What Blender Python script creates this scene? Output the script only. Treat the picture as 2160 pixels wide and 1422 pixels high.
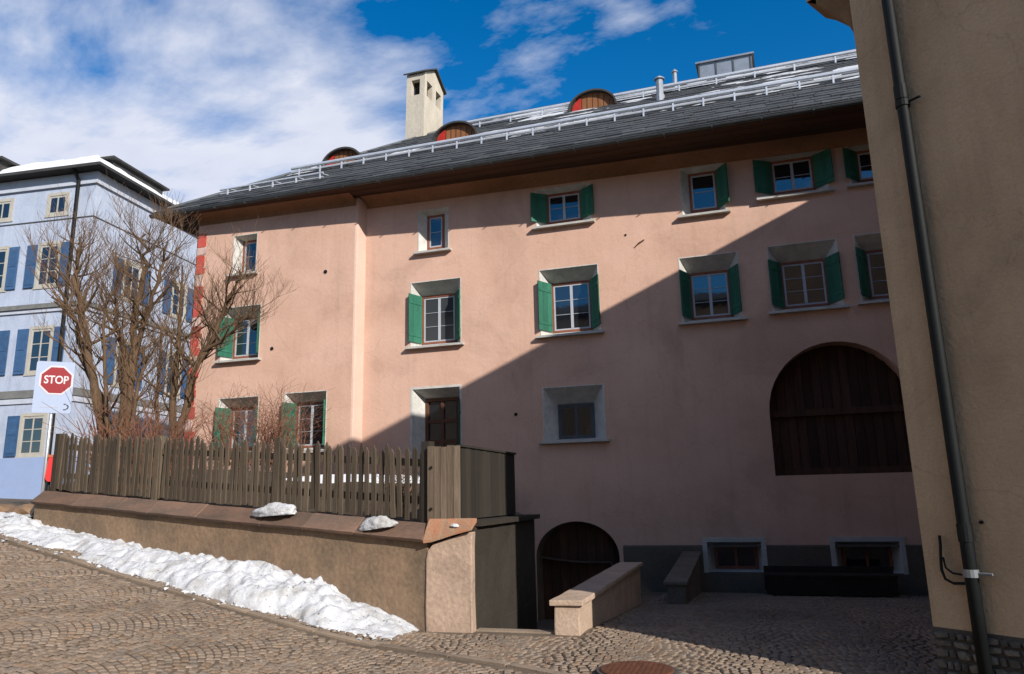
import bpy, bmesh, math, random
from math import sin, cos, pi, radians, sqrt, atan2, tan
from mathutils import Vector, Matrix, noise as mnoise

random.seed(7)
S = bpy.context.scene
COL = S.collection
for o in list(bpy.data.objects):
    bpy.data.objects.remove(o)

# ------------------------------------------------------------------ camera
cam = bpy.data.cameras.new('camera')
cam.sensor_width = 36.0
cam.lens = 36.0 * 1556.0 / 2160.0
cam.clip_start = 0.05
cam.clip_end = 3000.0
camo = bpy.data.objects.new('camera', cam)
COL.objects.link(camo)
camo.matrix_world = (Matrix.Translation((0, 0, 1.6)) @ Matrix.Rotation(radians(17.45), 4, 'Z')
                     @ Matrix.Rotation(radians(90 + 12.11), 4, 'X') @ Matrix.Rotation(radians(-1.29), 4, 'Z'))
S.camera = camo

# ------------------------------------------------------------------ light
SUN = Vector((2.4, -1.90, 1.57)).normalized()
SUN_EL = math.asin(SUN.z)
SUN_AZ = atan2(SUN.x, SUN.y)
sl = bpy.data.lights.new('sun', 'SUN')
sl.energy = 5.0
sl.angle = radians(0.55)
sl.color = (1.0, 0.95, 0.88)
slo = bpy.data.objects.new('sun', sl)
COL.objects.link(slo)
slo.location = SUN * 60
slo.rotation_euler = SUN.to_track_quat('Z', 'Y').to_euler()

w = bpy.data.worlds.new('World')
S.world = w
w.use_nodes = True
nt = w.node_tree
nt.nodes.clear()


def N(nt, typ, **kw):
    n = nt.nodes.new(typ)
    for k, v in kw.items():
        if k.startswith('i_'):
            n.inputs[k[2:].replace('_', ' ')].default_value = v
        else:
            setattr(n, k, v)
    return n


def math_node(nt, op, a, b=None, c=None, clamp=False):
    n = nt.nodes.new('ShaderNodeMath')
    n.operation = op
    n.use_clamp = clamp
    for i, v in enumerate((a, b, c)):
        if v is None:
            continue
        if isinstance(v, (int, float)):
            n.inputs[i].default_value = v
        else:
            nt.links.new(v, n.inputs[i])
    return n.outputs[0]


def ramp(nt, fac, stops):
    n = nt.nodes.new('ShaderNodeValToRGB')
    el = n.color_ramp.elements
    while len(el) < len(stops):
        el.new(0.5)
    for e, (p, c) in zip(el, stops):
        e.position = p
        e.color = (c, c, c, 1) if isinstance(c, (int, float)) else (*c, 1)
    if fac is not None:
        nt.links.new(fac, n.inputs['Fac'])
    return n


def mixc(nt, fac, a, b, mode='MIX'):
    n = nt.nodes.new('ShaderNodeMix')
    n.data_type = 'RGBA'
    n.blend_type = mode
    for s, v in ((n.inputs[0], fac), (n.inputs[6], a), (n.inputs[7], b)):
        if isinstance(v, (int, float)):
            s.default_value = v
        elif isinstance(v, tuple):
            s.default_value = (*v[:3], 1)
        else:
            nt.links.new(v, s)
    return n.outputs[2]


sky = N(nt, 'ShaderNodeTexSky', sky_type='NISHITA', sun_disc=False)
sky.sun_elevation = SUN_EL
sky.sun_rotation = SUN_AZ
sky.altitude = 1700
sky.air_density = 1.0
sky.dust_density = 0.3
sky.ozone_density = 2.0
hs = N(nt, 'ShaderNodeHueSaturation')
hs.inputs['Saturation'].default_value = 1.42
hs.inputs['Value'].default_value = 1.6
nt.links.new(sky.outputs[0], hs.inputs['Color'])
tc = N(nt, 'ShaderNodeTexCoord')
sep = N(nt, 'ShaderNodeSeparateXYZ')
nt.links.new(tc.outputs['Generated'], sep.inputs[0])
den = math_node(nt, 'MAXIMUM', math_node(nt, 'ADD', sep.outputs[2], 0.12), 0.05)
cx = math_node(nt, 'DIVIDE', sep.outputs[0], den)
cy = math_node(nt, 'DIVIDE', sep.outputs[1], den)
cmb = N(nt, 'ShaderNodeCombineXYZ')
nt.links.new(cx, cmb.inputs[0])
nt.links.new(cy, cmb.inputs[1])
n1 = N(nt, 'ShaderNodeTexNoise', noise_dimensions='3D')
n1.inputs['Scale'].default_value = 1.5
n1.inputs['Detail'].default_value = 9
n1.inputs['Roughness'].default_value = 0.62
n1.inputs['Distortion'].default_value = 0.25
mp = N(nt, 'ShaderNodeMapping')
mp.inputs['Location'].default_value = (3.1, 1.7, 0.0)
mp.inputs['Rotation'].default_value = (0, 0, 0.5)
mp.inputs['Scale'].default_value = (1.0, 1.5, 1.0)
nt.links.new(cmb.outputs[0], mp.inputs[0])
nt.links.new(mp.outputs[0], n1.inputs['Vector'])
n2 = N(nt, 'ShaderNodeTexNoise', noise_dimensions='3D')
n2.inputs['Scale'].default_value = 6.0
n2.inputs['Detail'].default_value = 6
nt.links.new(mp.outputs[0], n2.inputs['Vector'])
dl = N(nt, 'ShaderNodeVectorMath', operation='DOT_PRODUCT')
nt.links.new(tc.outputs['Generated'], dl.inputs[0])
dl.inputs[1].default_value = (sin(radians(-75)), cos(radians(-75)), -0.25)
bias = math_node(nt, 'MULTIPLY_ADD', dl.outputs['Value'], 2.3, -0.98)
bias = math_node(nt, 'MINIMUM', math_node(nt, 'MAXIMUM', bias, -0.10), 0.23)
bias2 = math_node(nt, 'MULTIPLY_ADD', dl.outputs['Value'], -1.5, -0.66)
bias2 = math_node(nt, 'MINIMUM', bias2, 0.20)
bias = math_node(nt, 'MAXIMUM', bias, bias2)
cv = math_node(nt, 'ADD', n1.outputs['Fac'], bias)
cv = math_node(nt, 'ADD', cv, math_node(nt, 'MULTIPLY_ADD', n2.outputs['Fac'], 0.24, -0.12))
cr = ramp(nt, cv, [(0.47, 0.0), (0.60, 0.42), (0.76, 0.92)])
cloud = mixc(nt, n2.outputs['Fac'], (6.2, 6.6, 8.0), (8.8, 8.9, 9.6))
skyc = mixc(nt, cr.outputs[0], hs.outputs[0], cloud)
bg = N(nt, 'ShaderNodeBackground')
bg.inputs['Strength'].default_value = 0.092
nt.links.new(skyc, bg.inputs['Color'])
wo = N(nt, 'ShaderNodeOutputWorld')
nt.links.new(bg.outputs[0], wo.inputs['Surface'])

vs = S.view_settings
vs.view_transform = 'Standard'
vs.look = 'None'
vs.exposure = 0.2
vs.gamma = 1.0
vs.use_curve_mapping = False
S.cycles.max_bounces = 6
S.cycles.diffuse_bounces = 3
S.cycles.use_denoising = True

# ------------------------------------------------------------------ materials
MATS = {}


def mat(name, col, rough=0.85, var=0.25, scale=3.0, fine=40.0, bump=0.15, col2=None, metallic=0.0, rnd=0.0,
        spec=0.3, stretch=(1, 1, 1), detail=6, bscale=None, mixlo=0.35, mixhi=0.7, ior=None, streak=0.0, patch=0.0):
    if name in MATS:
        return MATS[name]
    m = bpy.data.materials.new(name)
    m.use_nodes = True
    t = m.node_tree
    b = t.nodes['Principled BSDF']
    b.inputs['Roughness'].default_value = rough
    b.inputs['Metallic'].default_value = metallic
    b.inputs['Specular IOR Level'].default_value = spec
    if ior:
        b.inputs['IOR'].default_value = ior
    geo = t.nodes.new('ShaderNodeNewGeometry')
    mp = t.nodes.new('ShaderNodeMapping')
    mp.inputs['Scale'].default_value = stretch
    t.links.new(geo.outputs['Position'], mp.inputs[0])
    n1 = t.nodes.new('ShaderNodeTexNoise')
    n1.inputs['Scale'].default_value = scale
    n1.inputs['Detail'].default_value = detail
    n1.inputs['Roughness'].default_value = 0.62
    t.links.new(mp.outputs[0], n1.inputs['Vector'])
    n2 = t.nodes.new('ShaderNodeTexNoise')
    n2.inputs['Scale'].default_value = fine
    n2.inputs['Detail'].default_value = 4
    t.links.new(mp.outputs[0], n2.inputs['Vector'])
    c2 = col2 if col2 else tuple(v * (1 - var) for v in col)
    r = ramp(t, n1.outputs['Fac'], [(mixlo, 0.0), (mixhi, 1.0)])
    c = mixc(t, r.outputs[0], tuple(col), tuple(c2))
    f = ramp(t, n2.outputs['Fac'], [(0.25, 1 - var * 0.6), (0.75, 1 + var * 0.25)])
    c = mixc(t, 1.0, c, f.outputs[0], 'MULTIPLY')
    if streak:
        m2 = t.nodes.new('ShaderNodeMapping')
        m2.inputs['Scale'].default_value = (5.0, 5.0, 0.30)
        t.links.new(geo.outputs['Position'], m2.inputs[0])
        n4 = t.nodes.new('ShaderNodeTexNoise')
        n4.inputs['Scale'].default_value = 1.0
        n4.inputs['Detail'].default_value = 7
        n4.inputs['Roughness'].default_value = 0.7
        t.links.new(m2.outputs[0], n4.inputs['Vector'])
        f4 = ramp(t, n4.outputs['Fac'], [(0.50, 1.0), (0.72, 1.0 - streak)])
        c = mixc(t, 1.0, c, f4.outputs[0], 'MULTIPLY')
    if patch:
        n5 = t.nodes.new('ShaderNodeTexNoise')
        n5.inputs['Scale'].default_value = 0.45
        n5.inputs['Detail'].default_value = 9
        n5.inputs['Roughness'].default_value = 0.6
        n5.inputs['Distortion'].default_value = 0.6
        t.links.new(geo.outputs['Position'], n5.inputs['Vector'])
        f5 = ramp(t, n5.outputs['Fac'], [(0.36, 1.0 - patch), (0.46, 1.0), (0.60, 1.0 + patch * .45), (0.64, 1.0)])
        c = mixc(t, 1.0, c, f5.outputs[0], 'MULTIPLY')
        v5 = t.nodes.new('ShaderNodeTexVoronoi')
        v5.feature = 'DISTANCE_TO_EDGE'
        v5.inputs['Scale'].default_value = 0.55
        nd = t.nodes.new('ShaderNodeVectorMath')
        nd.operation = 'MULTIPLY_ADD'
        t.links.new(n5.outputs['Color'], nd.inputs[0])
        nd.inputs[1].default_value = (1.6, 1.6, 1.6)
        t.links.new(geo.outputs['Position'], nd.inputs[2])
        t.links.new(nd.outputs[0], v5.inputs['Vector'])
        f6 = ramp(t, v5.outputs['Distance'], [(0.0, 1.0 - patch * 1.6), (0.006, 1.0)])
        c = mixc(t, 0.6, c, mixc(t, 1.0, c, f6.outputs[0], 'MULTIPLY'))
    if rnd:
        oi = t.nodes.new('ShaderNodeObjectInfo')
        rr = math_node(t, 'MULTIPLY_ADD', oi.outputs['Random'], 2 * rnd, 1 - rnd)
        cc = t.nodes.new('ShaderNodeCombineColor')
        for i in range(3):
            t.links.new(rr, cc.inputs[i])
        c = mixc(t, 1.0, c, cc.outputs[0], 'MULTIPLY')
    t.links.new(c, b.inputs['Base Color'])
    if bump:
        bn = t.nodes.new('ShaderNodeBump')
        bn.inputs['Strength'].default_value = bump
        bn.inputs['Distance'].default_value = 0.02
        n3 = t.nodes.new('ShaderNodeTexNoise')
        n3.inputs['Scale'].default_value = bscale or fine
        n3.inputs['Detail'].default_value = 5
        t.links.new(mp.outputs[0], n3.inputs['Vector'])
        t.links.new(n3.outputs['Fac'], bn.inputs['Height'])
        t.links.new(bn.outputs[0], b.inputs['Normal'])
    MATS[name] = m
    return m


M_pink = mat('pink_plaster', (0.64, 0.415, 0.315), 0.92, 0.12, 0.7, 22, 0.30, col2=(0.57, 0.355, 0.26), bscale=9, spec=0.1, streak=0.08, patch=0.12)
M_plinth = mat('grey_plinth_plaster', (0.13, 0.105, 0.08), 0.92, 0.3, 1.3, 20, 0.35, bscale=10)
M_cove = mat('brown_cove_plaster', (0.34, 0.17, 0.10), 0.92, 0.3, 0.6, 15, 0.15, col2=(0.22, 0.12, 0.06))
M_white = mat('white_limewash', (0.63, 0.61, 0.565), 0.9, 0.25, 5, 30, 0.3, spec=0.1, streak=.2)
M_sill = mat('pale_stone_sill', (0.52, 0.50, 0.46), 0.85, 0.25, 4, 40, 0.2)
M_redwood = mat('red_brown_frame', (0.30, 0.10, 0.055), 0.6, 0.3, 6, 40, 0.1)
M_sash = mat('white_sash_paint', (0.44, 0.46, 0.49), 0.5, 0.1, 6, 40, 0.05)
M_green = mat('green_shutter_paint', (0.034, 0.17, 0.108), 0.65, 0.35, 5, 60, 0.2, rnd=0.15, stretch=(1, 1, .15))
M_dkgreen = mat('dark_green_door_paint', (0.02, 0.11, 0.07), 0.6, 0.25, 5, 60, 0.1)
M_soffit = mat('dark_soffit_wood', (0.085, 0.042, 0.024), 0.85, 0.4, 2, 30, 0.2, rnd=0.2, stretch=(.2, 1, 1))
M_slab = mat('grey_stone_roof_slab', (0.075, 0.078, 0.082), 0.8, 0.45, 2.5, 25, 0.5, rnd=0.4, col2=(0.04, 0.043, 0.046))
M_metal = mat('galvanised_rail', (0.66, 0.68, 0.72), 0.42, 0.15, 5, 60, 0.0, metallic=0.35, spec=0.6)
M_gutter = mat('dark_gutter_metal', (0.10, 0.11, 0.115), 0.55, 0.3, 4, 40, 0.05, metallic=0.3)
M_snow = mat('snow', (0.66, 0.68, 0.72), 0.75, 0.06, 3, 30, 0.6, col2=(0.80, 0.80, 0.80), bscale=14, spec=0.25)
M_dirtysnow = mat('dirty_snow', (0.58, 0.59, 0.61), 0.8, 0.35, 3.4, 48, 1.0, col2=(0.35, 0.33, 0.30), bscale=12, mixlo=0.5, mixhi=0.75)
M_chim = mat('cream_chimney_plaster', (0.56, 0.50, 0.40), 0.92, 0.25, 1.5, 20, 0.3, stretch=(1, 1, .4))
M_dorm = mat('dormer_wood', (0.30, 0.12, 0.045), 0.75, 0.35, 3, 40, 0.1, stretch=(3, 1, .4))
M_red = mat('red_paint', (0.50, 0.03, 0.02), 0.6, 0.3, 8, 60, 0.1)
M_quoin = mat('red_painted_quoin', (0.52, 0.06, 0.045), 0.88, 0.35, 7, 30, 0.3, col2=(0.48, 0.12, 0.09), rnd=0.2)
M_quoin2 = mat('pale_painted_quoin', (0.66, 0.46, 0.40), 0.88, 0.2, 5, 40, 0.2)
M_arch = mat('dark_barn_planks', (0.085, 0.040, 0.024), 0.85, 0.5, 3, 30, 0.2, rnd=0.35, stretch=(2, 1, .2))
M_dark = mat('dark_void', (0.012, 0.011, 0.010), 0.9, 0.2, 3, 20, 0.0)
M_tan = mat('tan_plaster', (0.50, 0.37, 0.24), 0.93, 0.18, 1.1, 60, 0.6, col2=(0.42, 0.305, 0.192), bscale=28, spec=0.1, streak=0.12, patch=0.16)
M_tanbrown = mat('brown_corbel_plaster', (0.26, 0.15, 0.07), 0.9, 0.3, 2, 30, 0.15)
M_pipe = mat('dark_drainpipe', (0.010, 0.012, 0.012), 0.6, 0.3, 3, 40, 0.05, spec=0.15)
M_rubble = mat('grey_rubble_stone', (0.15, 0.135, 0.11), 0.9, 0.4, 4, 30, 0.5, rnd=0.45)
M_mortar = mat('dark_mortar', (0.09, 0.08, 0.07), 0.95, 0.3, 5, 40, 0.3)
M_sett = mat('brown_granite_sett', (0.265, 0.195, 0.138), 0.85, 0.3, 1.2, 55, 0.35, rnd=0.22, col2=(0.20, 0.15, 0.108))
M_joint = mat('sandy_joint', (0.17, 0.128, 0.09), 0.95, 0.35, 2, 40, 0.4)
M_kerb = mat('kerb_stone', (0.29, 0.22, 0.16), 0.88, 0.3, 3, 40, 0.3, rnd=0.18)
M_soil = mat('garden_soil', (0.085, 0.065, 0.045), 0.95, 0.4, 3, 30, 0.6)
M_wallp = mat('brown_garden_wall_plaster', (0.30, 0.20, 0.125), 0.93, 0.4, 1.3, 18, 0.6, col2=(0.15, 0.11, 0.075), bscale=14)
M_coping = mat('brown_coping_plank', (0.21, 0.125, 0.085), 0.85, 0.4, 2.5, 35, 0.25, col2=(0.105, 0.078, 0.06), rnd=0.22, stretch=(.35, 1, 1))
M_pillar = mat('pink_pillar_plaster', (0.47, 0.335, 0.25), 0.93, 0.35, 2.2, 22, 0.6, col2=(0.33, 0.24, 0.175), bscale=16)
M_terra = mat('terracotta_cap', (0.42, 0.17, 0.09), 0.88, 0.35, 7, 50, 0.4, col2=(0.34, 0.24, 0.15))
M_picket = mat('weathered_picket', (0.115, 0.086, 0.058), 0.85, 0.45, 4, 45, 0.3, rnd=0.4, stretch=(1, 1, .12))
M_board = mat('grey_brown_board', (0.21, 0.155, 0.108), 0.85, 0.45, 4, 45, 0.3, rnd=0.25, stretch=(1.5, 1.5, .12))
M_dkboard = mat('dark_board', (0.040, 0.033, 0.025), 0.88, 0.35, 4, 45, 0.2, rnd=0.2, stretch=(1.5, 1.5, .12))  # also puts shade into the colour of the screen's side boards
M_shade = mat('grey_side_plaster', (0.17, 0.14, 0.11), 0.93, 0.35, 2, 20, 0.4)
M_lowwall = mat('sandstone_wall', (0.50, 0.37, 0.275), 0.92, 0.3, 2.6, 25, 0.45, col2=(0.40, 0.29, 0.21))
M_shadewall = mat('shade_dark_plaster', (0.044, 0.036, 0.027), 0.93, 0.35, 2, 20, 0.4)  # shade put into the colour of the garden side wall and its coping
M_bark = mat('bare_bark', (0.145, 0.090, 0.052), 0.9, 0.4, 6, 50, 0.5, stretch=(1, 1, .3))
M_twig = mat('bare_twig', (0.16, 0.098, 0.056), 0.9, 0.3, 6, 50, 0.0)
M_redtwig = mat('reddish_twig', (0.21, 0.095, 0.058), 0.9, 0.3, 6, 50, 0.0)
M_blue = mat('pale_blue_plaster', (0.46, 0.51, 0.61), 0.92, 0.2, 1.4, 20, 0.2, col2=(0.37, 0.42, 0.53), streak=.2)
M_bluetrim = mat('white_trim', (0.50, 0.53, 0.60), 0.9, 0.15, 3, 30, 0.1)
M_blueband = mat('grey_band', (0.20, 0.20, 0.19), 0.9, 0.3, 3, 30, 0.1)
M_bshut = mat('blue_shutter_paint', (0.05, 0.115, 0.235), 0.6, 0.25, 5, 40, 0.1, rnd=0.12)
M_bplinth = mat('blue_plinth', (0.30, 0.38, 0.58), 0.9, 0.1, 1, 20, 0.1)
M_cream = mat('cream_splay', (0.46, 0.43, 0.37), 0.9, 0.15, 3, 30, 0.1)
M_droof = mat('dark_roof_slab', (0.06, 0.058, 0.055), 0.85, 0.4, 2, 20, 0.4)
M_pole = mat('grey_sign_pole', (0.55, 0.56, 0.58), 0.45, 0.1, 5, 40, 0.0, metallic=0.6)
M_signw = mat('white_sign_face', (0.34, 0.40, 0.54), 0.5, 0.05, 3, 20, 0.0)
M_signr = mat('red_sign_face', (0.26, 0.004, 0.010), 0.45, 0.08, 3, 20, 0.0)
M_black = mat('black_print', (0.02, 0.02, 0.02), 0.6, 0.1, 3, 20, 0.0)
M_greyprint = mat('grey_print', (0.38, 0.42, 0.50), 0.6, 0.1, 3, 20, 0.0)
M_rust = mat('rusty_iron', (0.155, 0.058, 0.030), 0.8, 0.4, 9, 60, 0.4, col2=(0.095, 0.038, 0.022), spec=0.3)
M_benchw = mat('black_brown_timber', (0.030, 0.022, 0.016), 0.85, 0.4, 4, 40, 0.2, rnd=0.2)
M_opp = mat('cream_opposite_plaster', (0.62, 0.47, 0.31), 0.92, 0.15, 1, 20, 0.2)


def glass(name, col, ior, rough=0.03):
    m = bpy.data.materials.new(name)
    m.use_nodes = True
    t = m.node_tree
    b = t.nodes['Principled BSDF']
    b.inputs['Base Color'].default_value = (*col, 1)
    b.inputs['Roughness'].default_value = rough
    b.inputs['IOR'].default_value = ior
    b.inputs['Specular IOR Level'].default_value = 0.5
    geo = t.nodes.new('ShaderNodeNewGeometry')
    n3 = t.nodes.new('ShaderNodeTexNoise')
    n3.inputs['Scale'].default_value = 2.5
    t.links.new(geo.outputs['Position'], n3.inputs['Vector'])
    bn = t.nodes.new('ShaderNodeBump')
    bn.inputs['Strength'].default_value = 0.04
    bn.inputs['Distance'].default_value = 0.02
    t.links.new(n3.outputs['Fac'], bn.inputs['Height'])
    t.links.new(bn.outputs[0], b.inputs['Normal'])
    return m


M_glass = glass('window_glass', (0.012, 0.014, 0.018), 2.1)
M_glass2 = glass('curtained_glass', (0.05, 0.055, 0.06), 1.8)


# ------------------------------------------------------------------ mesh helpers
class MB:
    def __init__(s):
        s.v = []
        s.f = []

    def add(s, vs, fs):
        n = len(s.v)
        s.v += [tuple(v) for v in vs]
        s.f += [tuple(i + n for i in f) for f in fs]
        return s

    def quad(s, a, b, c, d):
        return s.add((a, b, c, d), ((0, 1, 2, 3),))

    def box(s, x0, x1, y0, y1, z0, z1, m=None):
        vs = [(x, y, z) for z in (z0, z1) for y in (y0, y1) for x in (x0, x1)]
        if m is not None:
            vs = [tuple(m @ Vector(v)) for v in vs]
        return s.add(vs, ((0, 2, 3, 1), (4, 5, 7, 6), (0, 1, 5, 4), (2, 6, 7, 3), (0, 4, 6, 2), (1, 3, 7, 5)))

    def prism(s, poly, a, b, axis='y'):
        """poly: list of 2D points; extruded between a and b along axis"""
        n = len(poly)
        def P(p, t):
            if axis == 'y':
                return (p[0], t, p[1])
            if axis == 'x':
                return (t, p[0], p[1])
            return (p[0], p[1], t)
        vs = [P(p, a) for p in poly] + [P(p, b) for p in poly]
        fs = [tuple(range(n)), tuple(reversed(range(n, 2 * n)))]
        fs += [(i, i + n, (i + 1) % n + n, (i + 1) % n) for i in range(n)]
        return s.add(vs, fs)

    def tube(s, pts, rad, n=8, caps=True):
        pts = [Vector(p) for p in pts]
        if isinstance(rad, (int, float)):
            rad = [rad] * len(pts)
        base = len(s.v)
        up = Vector((0.31, 0.21, 0.93))
        for i, p in enumerate(pts):
            d = (pts[min(i + 1, len(pts) - 1)] - pts[max(i - 1, 0)])
            if d.length < 1e-9:
                d = Vector((0, 0, 1))
            d.normalize()
            a = d.cross(up)
            if a.length < 0.1:
                a = d.cross(Vector((1, 0, 0)))
            a.normalize()
            b = d.cross(a)
            for k in range(n):
                an = 2 * pi * k / n
                s.v.append(tuple(p + (a * cos(an) + b * sin(an)) * rad[i]))
        for i in range(len(pts) - 1):
            for k in range(n):
                q = base + i * n
                s.f.append((q + k, q + (k + 1) % n, q + n + (k + 1) % n, q + n + k))
        if caps:
            s.f.append(tuple(base + k for k in reversed(range(n))))
            q = base + (len(pts) - 1) * n
            s.f.append(tuple(q + k for k in range(n)))
        return s

    def mesh(s, name, m, smooth=False, fix=True):
        me = bpy.data.meshes.new(name)
        me.from_pydata(s.v, [], s.f)
        if fix:
            bm = bmesh.new()
            bm.from_mesh(me)
            bmesh.ops.recalc_face_normals(bm, faces=bm.faces)
            bm.to_mesh(me)
            bm.free()
        me.materials.append(m)
        if smooth:
            for p in me.polygons:
                p.use_smooth = True
        me.update()
        return me


def put(name, me, parent=None, M=None, label=None, cat=None, group=None, kind=None):
    if XF is not None:
        M = XF @ (M if M is not None else Matrix.Identity(4))
    o = bpy.data.objects.new(name, me)
    COL.objects.link(o)
    if parent is not None:
        o.parent = parent
        o.matrix_parent_inverse = PM[parent.name].inverted()
    if M is not None:
        o.matrix_basis = M
    PM[o.name] = (M.copy() if M is not None else Matrix.Identity(4))
    if label:
        o['label'] = label
    if cat:
        o['category'] = cat
    if group:
        o['group'] = group
    if kind:
        o['kind'] = kind
    return o


PM = {}
XF = None


def thing(name, loc, label, cat, group=None, rz=0.0):
    M = Matrix.Translation(loc) @ Matrix.Rotation(rz, 4, 'Z')
    return put(name, None, None, M, label, cat, group)


def obj(name, mb, m, parent=None, smooth=False, M=None, bevel=0.0, rough=0.0, **kw):
    me = mb.mesh(name, m, smooth)
    if bevel or rough:
        bm = bmesh.new()
        bm.from_mesh(me)
        bmesh.ops.remove_doubles(bm, verts=bm.verts, dist=1e-5)
        if rough:
            for _ in range(6):
                es = [e for e in bm.edges if e.calc_length() > 0.30]
                if not es:
                    break
                bmesh.ops.subdivide_edges(bm, edges=es, cuts=1, use_grid_fill=True)
        if bevel:
            es = [e for e in bm.edges if len(e.link_faces) == 2 and e.calc_face_angle(0) > .6]
            bmesh.ops.bevel(bm, geom=es, offset=bevel, segments=2, affect='EDGES', profile=.6)
        if rough:
            for v in bm.verts:
                n = mnoise.noise_vector(v.co * 2.7) * rough + mnoise.noise_vector(v.co * 9.0) * rough * .45
                v.co += n
        bmesh.ops.recalc_face_normals(bm, faces=bm.faces)
        bm.to_mesh(me)
        bm.free()
    return put(name, me, parent, M, **kw)


def bevel_box_mesh(name, m, sx=1, sy=1, sz=1, b=0.12):
    """unit-ish block, base at z=0..sz, centred in x,y with chamfered top edges"""
    mb = MB()
    x, y = sx / 2, sy / 2
    bx = min(sx, sy) * b
    vs = [(-x, -y, 0), (x, -y, 0), (x, y, 0), (-x, y, 0),
          (-x, -y, sz - bx * .8), (x, -y, sz - bx * .8), (x, y, sz - bx * .8), (-x, y, sz - bx * .8),
          (-x + bx, -y + bx, sz), (x - bx, -y + bx, sz), (x - bx, y - bx, sz), (-x + bx, y - bx, sz)]
    fs = [(0, 3, 2, 1)] + [(i, (i + 1) % 4, 4 + (i + 1) % 4, 4 + i) for i in range(4)] + \
         [(4 + i, 4 + (i + 1) % 4, 8 + (i + 1) % 4, 8 + i) for i in range(4)] + [(8, 9, 10, 11)]
    mb.add(vs, fs)
    return mb.mesh(name, m)


# ------------------------------------------------------------------ terrain
def zg(x, y):
    t = -x - 4.0
    if t > 0:
        z = 0.146 * (t - 0.35 * (1 - math.exp(-t / 0.35)))
        if x < -13.0:
            z0 = 0.146 * (9.0 - 0.35)
            z = z0 + 0.048 * (-x - 13.0)
    else:
        z = 0.0
    if x > -3.0 and y > 9.4:
        z -= 0.072 * (min(y, 18.4) - 9.4)
    return z


def frange(a, b, s):
    r = []
    while a < b - 1e-6:
        r.append(a)
        a += s
    return r


xs = sorted(set([-400, -200, -110, -60, -40] + frange(-30, -6, 0.6) + [-5.9] + frange(-5.5, -3.5, 0.3) +
                [-3.4, -2.9, -2.4, -2.05] + frange(-1.6, 8, 0.6) + [8, 12, 20, 40, 90, 200, 400]))
ys = sorted(set([-400, -200, -90, -40, -20, -10, -4] + frange(0, 9, 0.6) + [9.06, 9.4] + frange(9.9, 11.8, 0.5) +
                [11.8] + frange(12.4, 18, 0.7) + [18.2, 20, 24, 30, 40, 60, 100, 200, 400]))
mb = MB()
vi = {}
for i, x in enumerate(xs):
    for j, y in enumerate(ys):
        vi[i, j] = len(mb.v)
        mb.v.append((x, y, zg(x, y) - 0.03))
for i in range(len(xs) - 1):
    for j in range(len(ys) - 1):
        xm, ym = (xs[i] + xs[i + 1]) / 2, (ys[j] + ys[j + 1]) / 2
        if (-3.4 < xm < -2.4 and 9.06 < ym < 11.8) or (-5.9 < xm < -2.4 and 11.8 < ym < 18.2):
            continue
        mb.f.append((vi[i, j], vi[i + 1, j], vi[i + 1, j + 1], vi[i, j + 1]))
ground = obj('ground', mb, M_joint, kind='structure')

# kerb line between road and snow strip
KERB = [(-16.5, 10.75), (-14.0, 10.05), (-12.0, 9.51), (-9.25, 8.86), (-7.1, 8.42), (-5.5, 8.14), (-3.9, 7.86), (-2.5, 7.35), (-1.5, 6.85), (-0.6, 6.25), (0.3, 5.5)]


def poly_at(P, x):
    for (x0, y0), (x1, y1) in zip(P, P[1:]):
        if x0 <= x <= x1:
            return y0 + (y1 - y0) * (x - x0) / (x1 - x0)
    return P[0][1] if x < P[0][0] else P[-1][1]


def wall_y(x):            # garden wall front line
    return 9.0 + (-4.0 - x) * (1.96 / 9.2)


# setts: segmental-arc rows; nearest 300 single, rest joined
P_TAN = Vector((1.32, 7.18, 0))
TF = Vector((cos(radians(39.4)), -sin(radians(39.4)), 0))
TS = Vector((sin(radians(31.9)), cos(radians(31.9)), 0))


def in_tan(x, y):
    d = Vector((x, y, 0)) - P_TAN
    # inside wedge formed by front dir TF and side dir TS
    c = TF.x * TS.y - TF.y * TS.x
    a = (d.x * TS.y - d.y * TS.x) / c
    b = (TF.x * d.y - TF.y * d.x) / c
    return a > -0.02 and b > -0.02


def visible_xy(x, y):
    # rough view cone of the ground
    q = camo.matrix_world.inverted() @ Vector((x, y, zg(x, y)))
    if q.z > -1:
        return False
    px = 1080 + 1556 * q.x / -q.z
    py = 711 - 1556 * q.y / -q.z
    return -120 < px < 2280 and py < 1500


setts = []
rng = random.Random(11)
for zone in (0, 1):
    ang = radians(13) if zone == 0 else radians(-6)
    ca, sa = cos(ang), sin(ang)
    s = 0.088
    width = 1.3
    for jj in range(-190, 310):
        u = -26.0
        while u < 20:
            L = s * rng.uniform(0.82, 1.25)
            um = u + L / 2
            u += L
            fr = ((um + 0.35 * mnoise.noise((um * .35, jj * .06, zone))) / width) % 1.0
            arc = 0.30 * (1 - (2 * fr - 1) ** 2)
            dar = -0.30 * 2 * (2 * fr - 1) * 2 / width
            v = jj * s + arc + 6
            x, y = um * ca + v * sa, -um * sa + v * ca
            if not (-19 < x < 3.6 and 4.6 < y < 18):
                continue
            ky = poly_at(KERB, x)
            if zone == 0 and y > ky - 0.14:
                continue
            if zone == 1 and y < ky + 0.11:
                continue
            if zone == 1:
                if x < -3.5 and y > wall_y(x) - 0.15:
                    continue
                if x < -13.3:
                    continue
                if -4.15 < x < -2.0 and y > 8.85:
                    continue
                if y > 17.9:
                    continue
            if (x + 1.15) ** 2 + (y - 7.25) ** 2 < 0.40 ** 2:
                continue
            if in_tan(x, y) or not visible_xy(x, y):
                continue
            setts.append((x, y, L - 0.012, s - 0.012, -ang + math.atan(dar), rng.uniform(-0.005, 0.005)))
setts.sort(key=lambda t: (t[0] ** 2 + t[1] ** 2))
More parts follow.
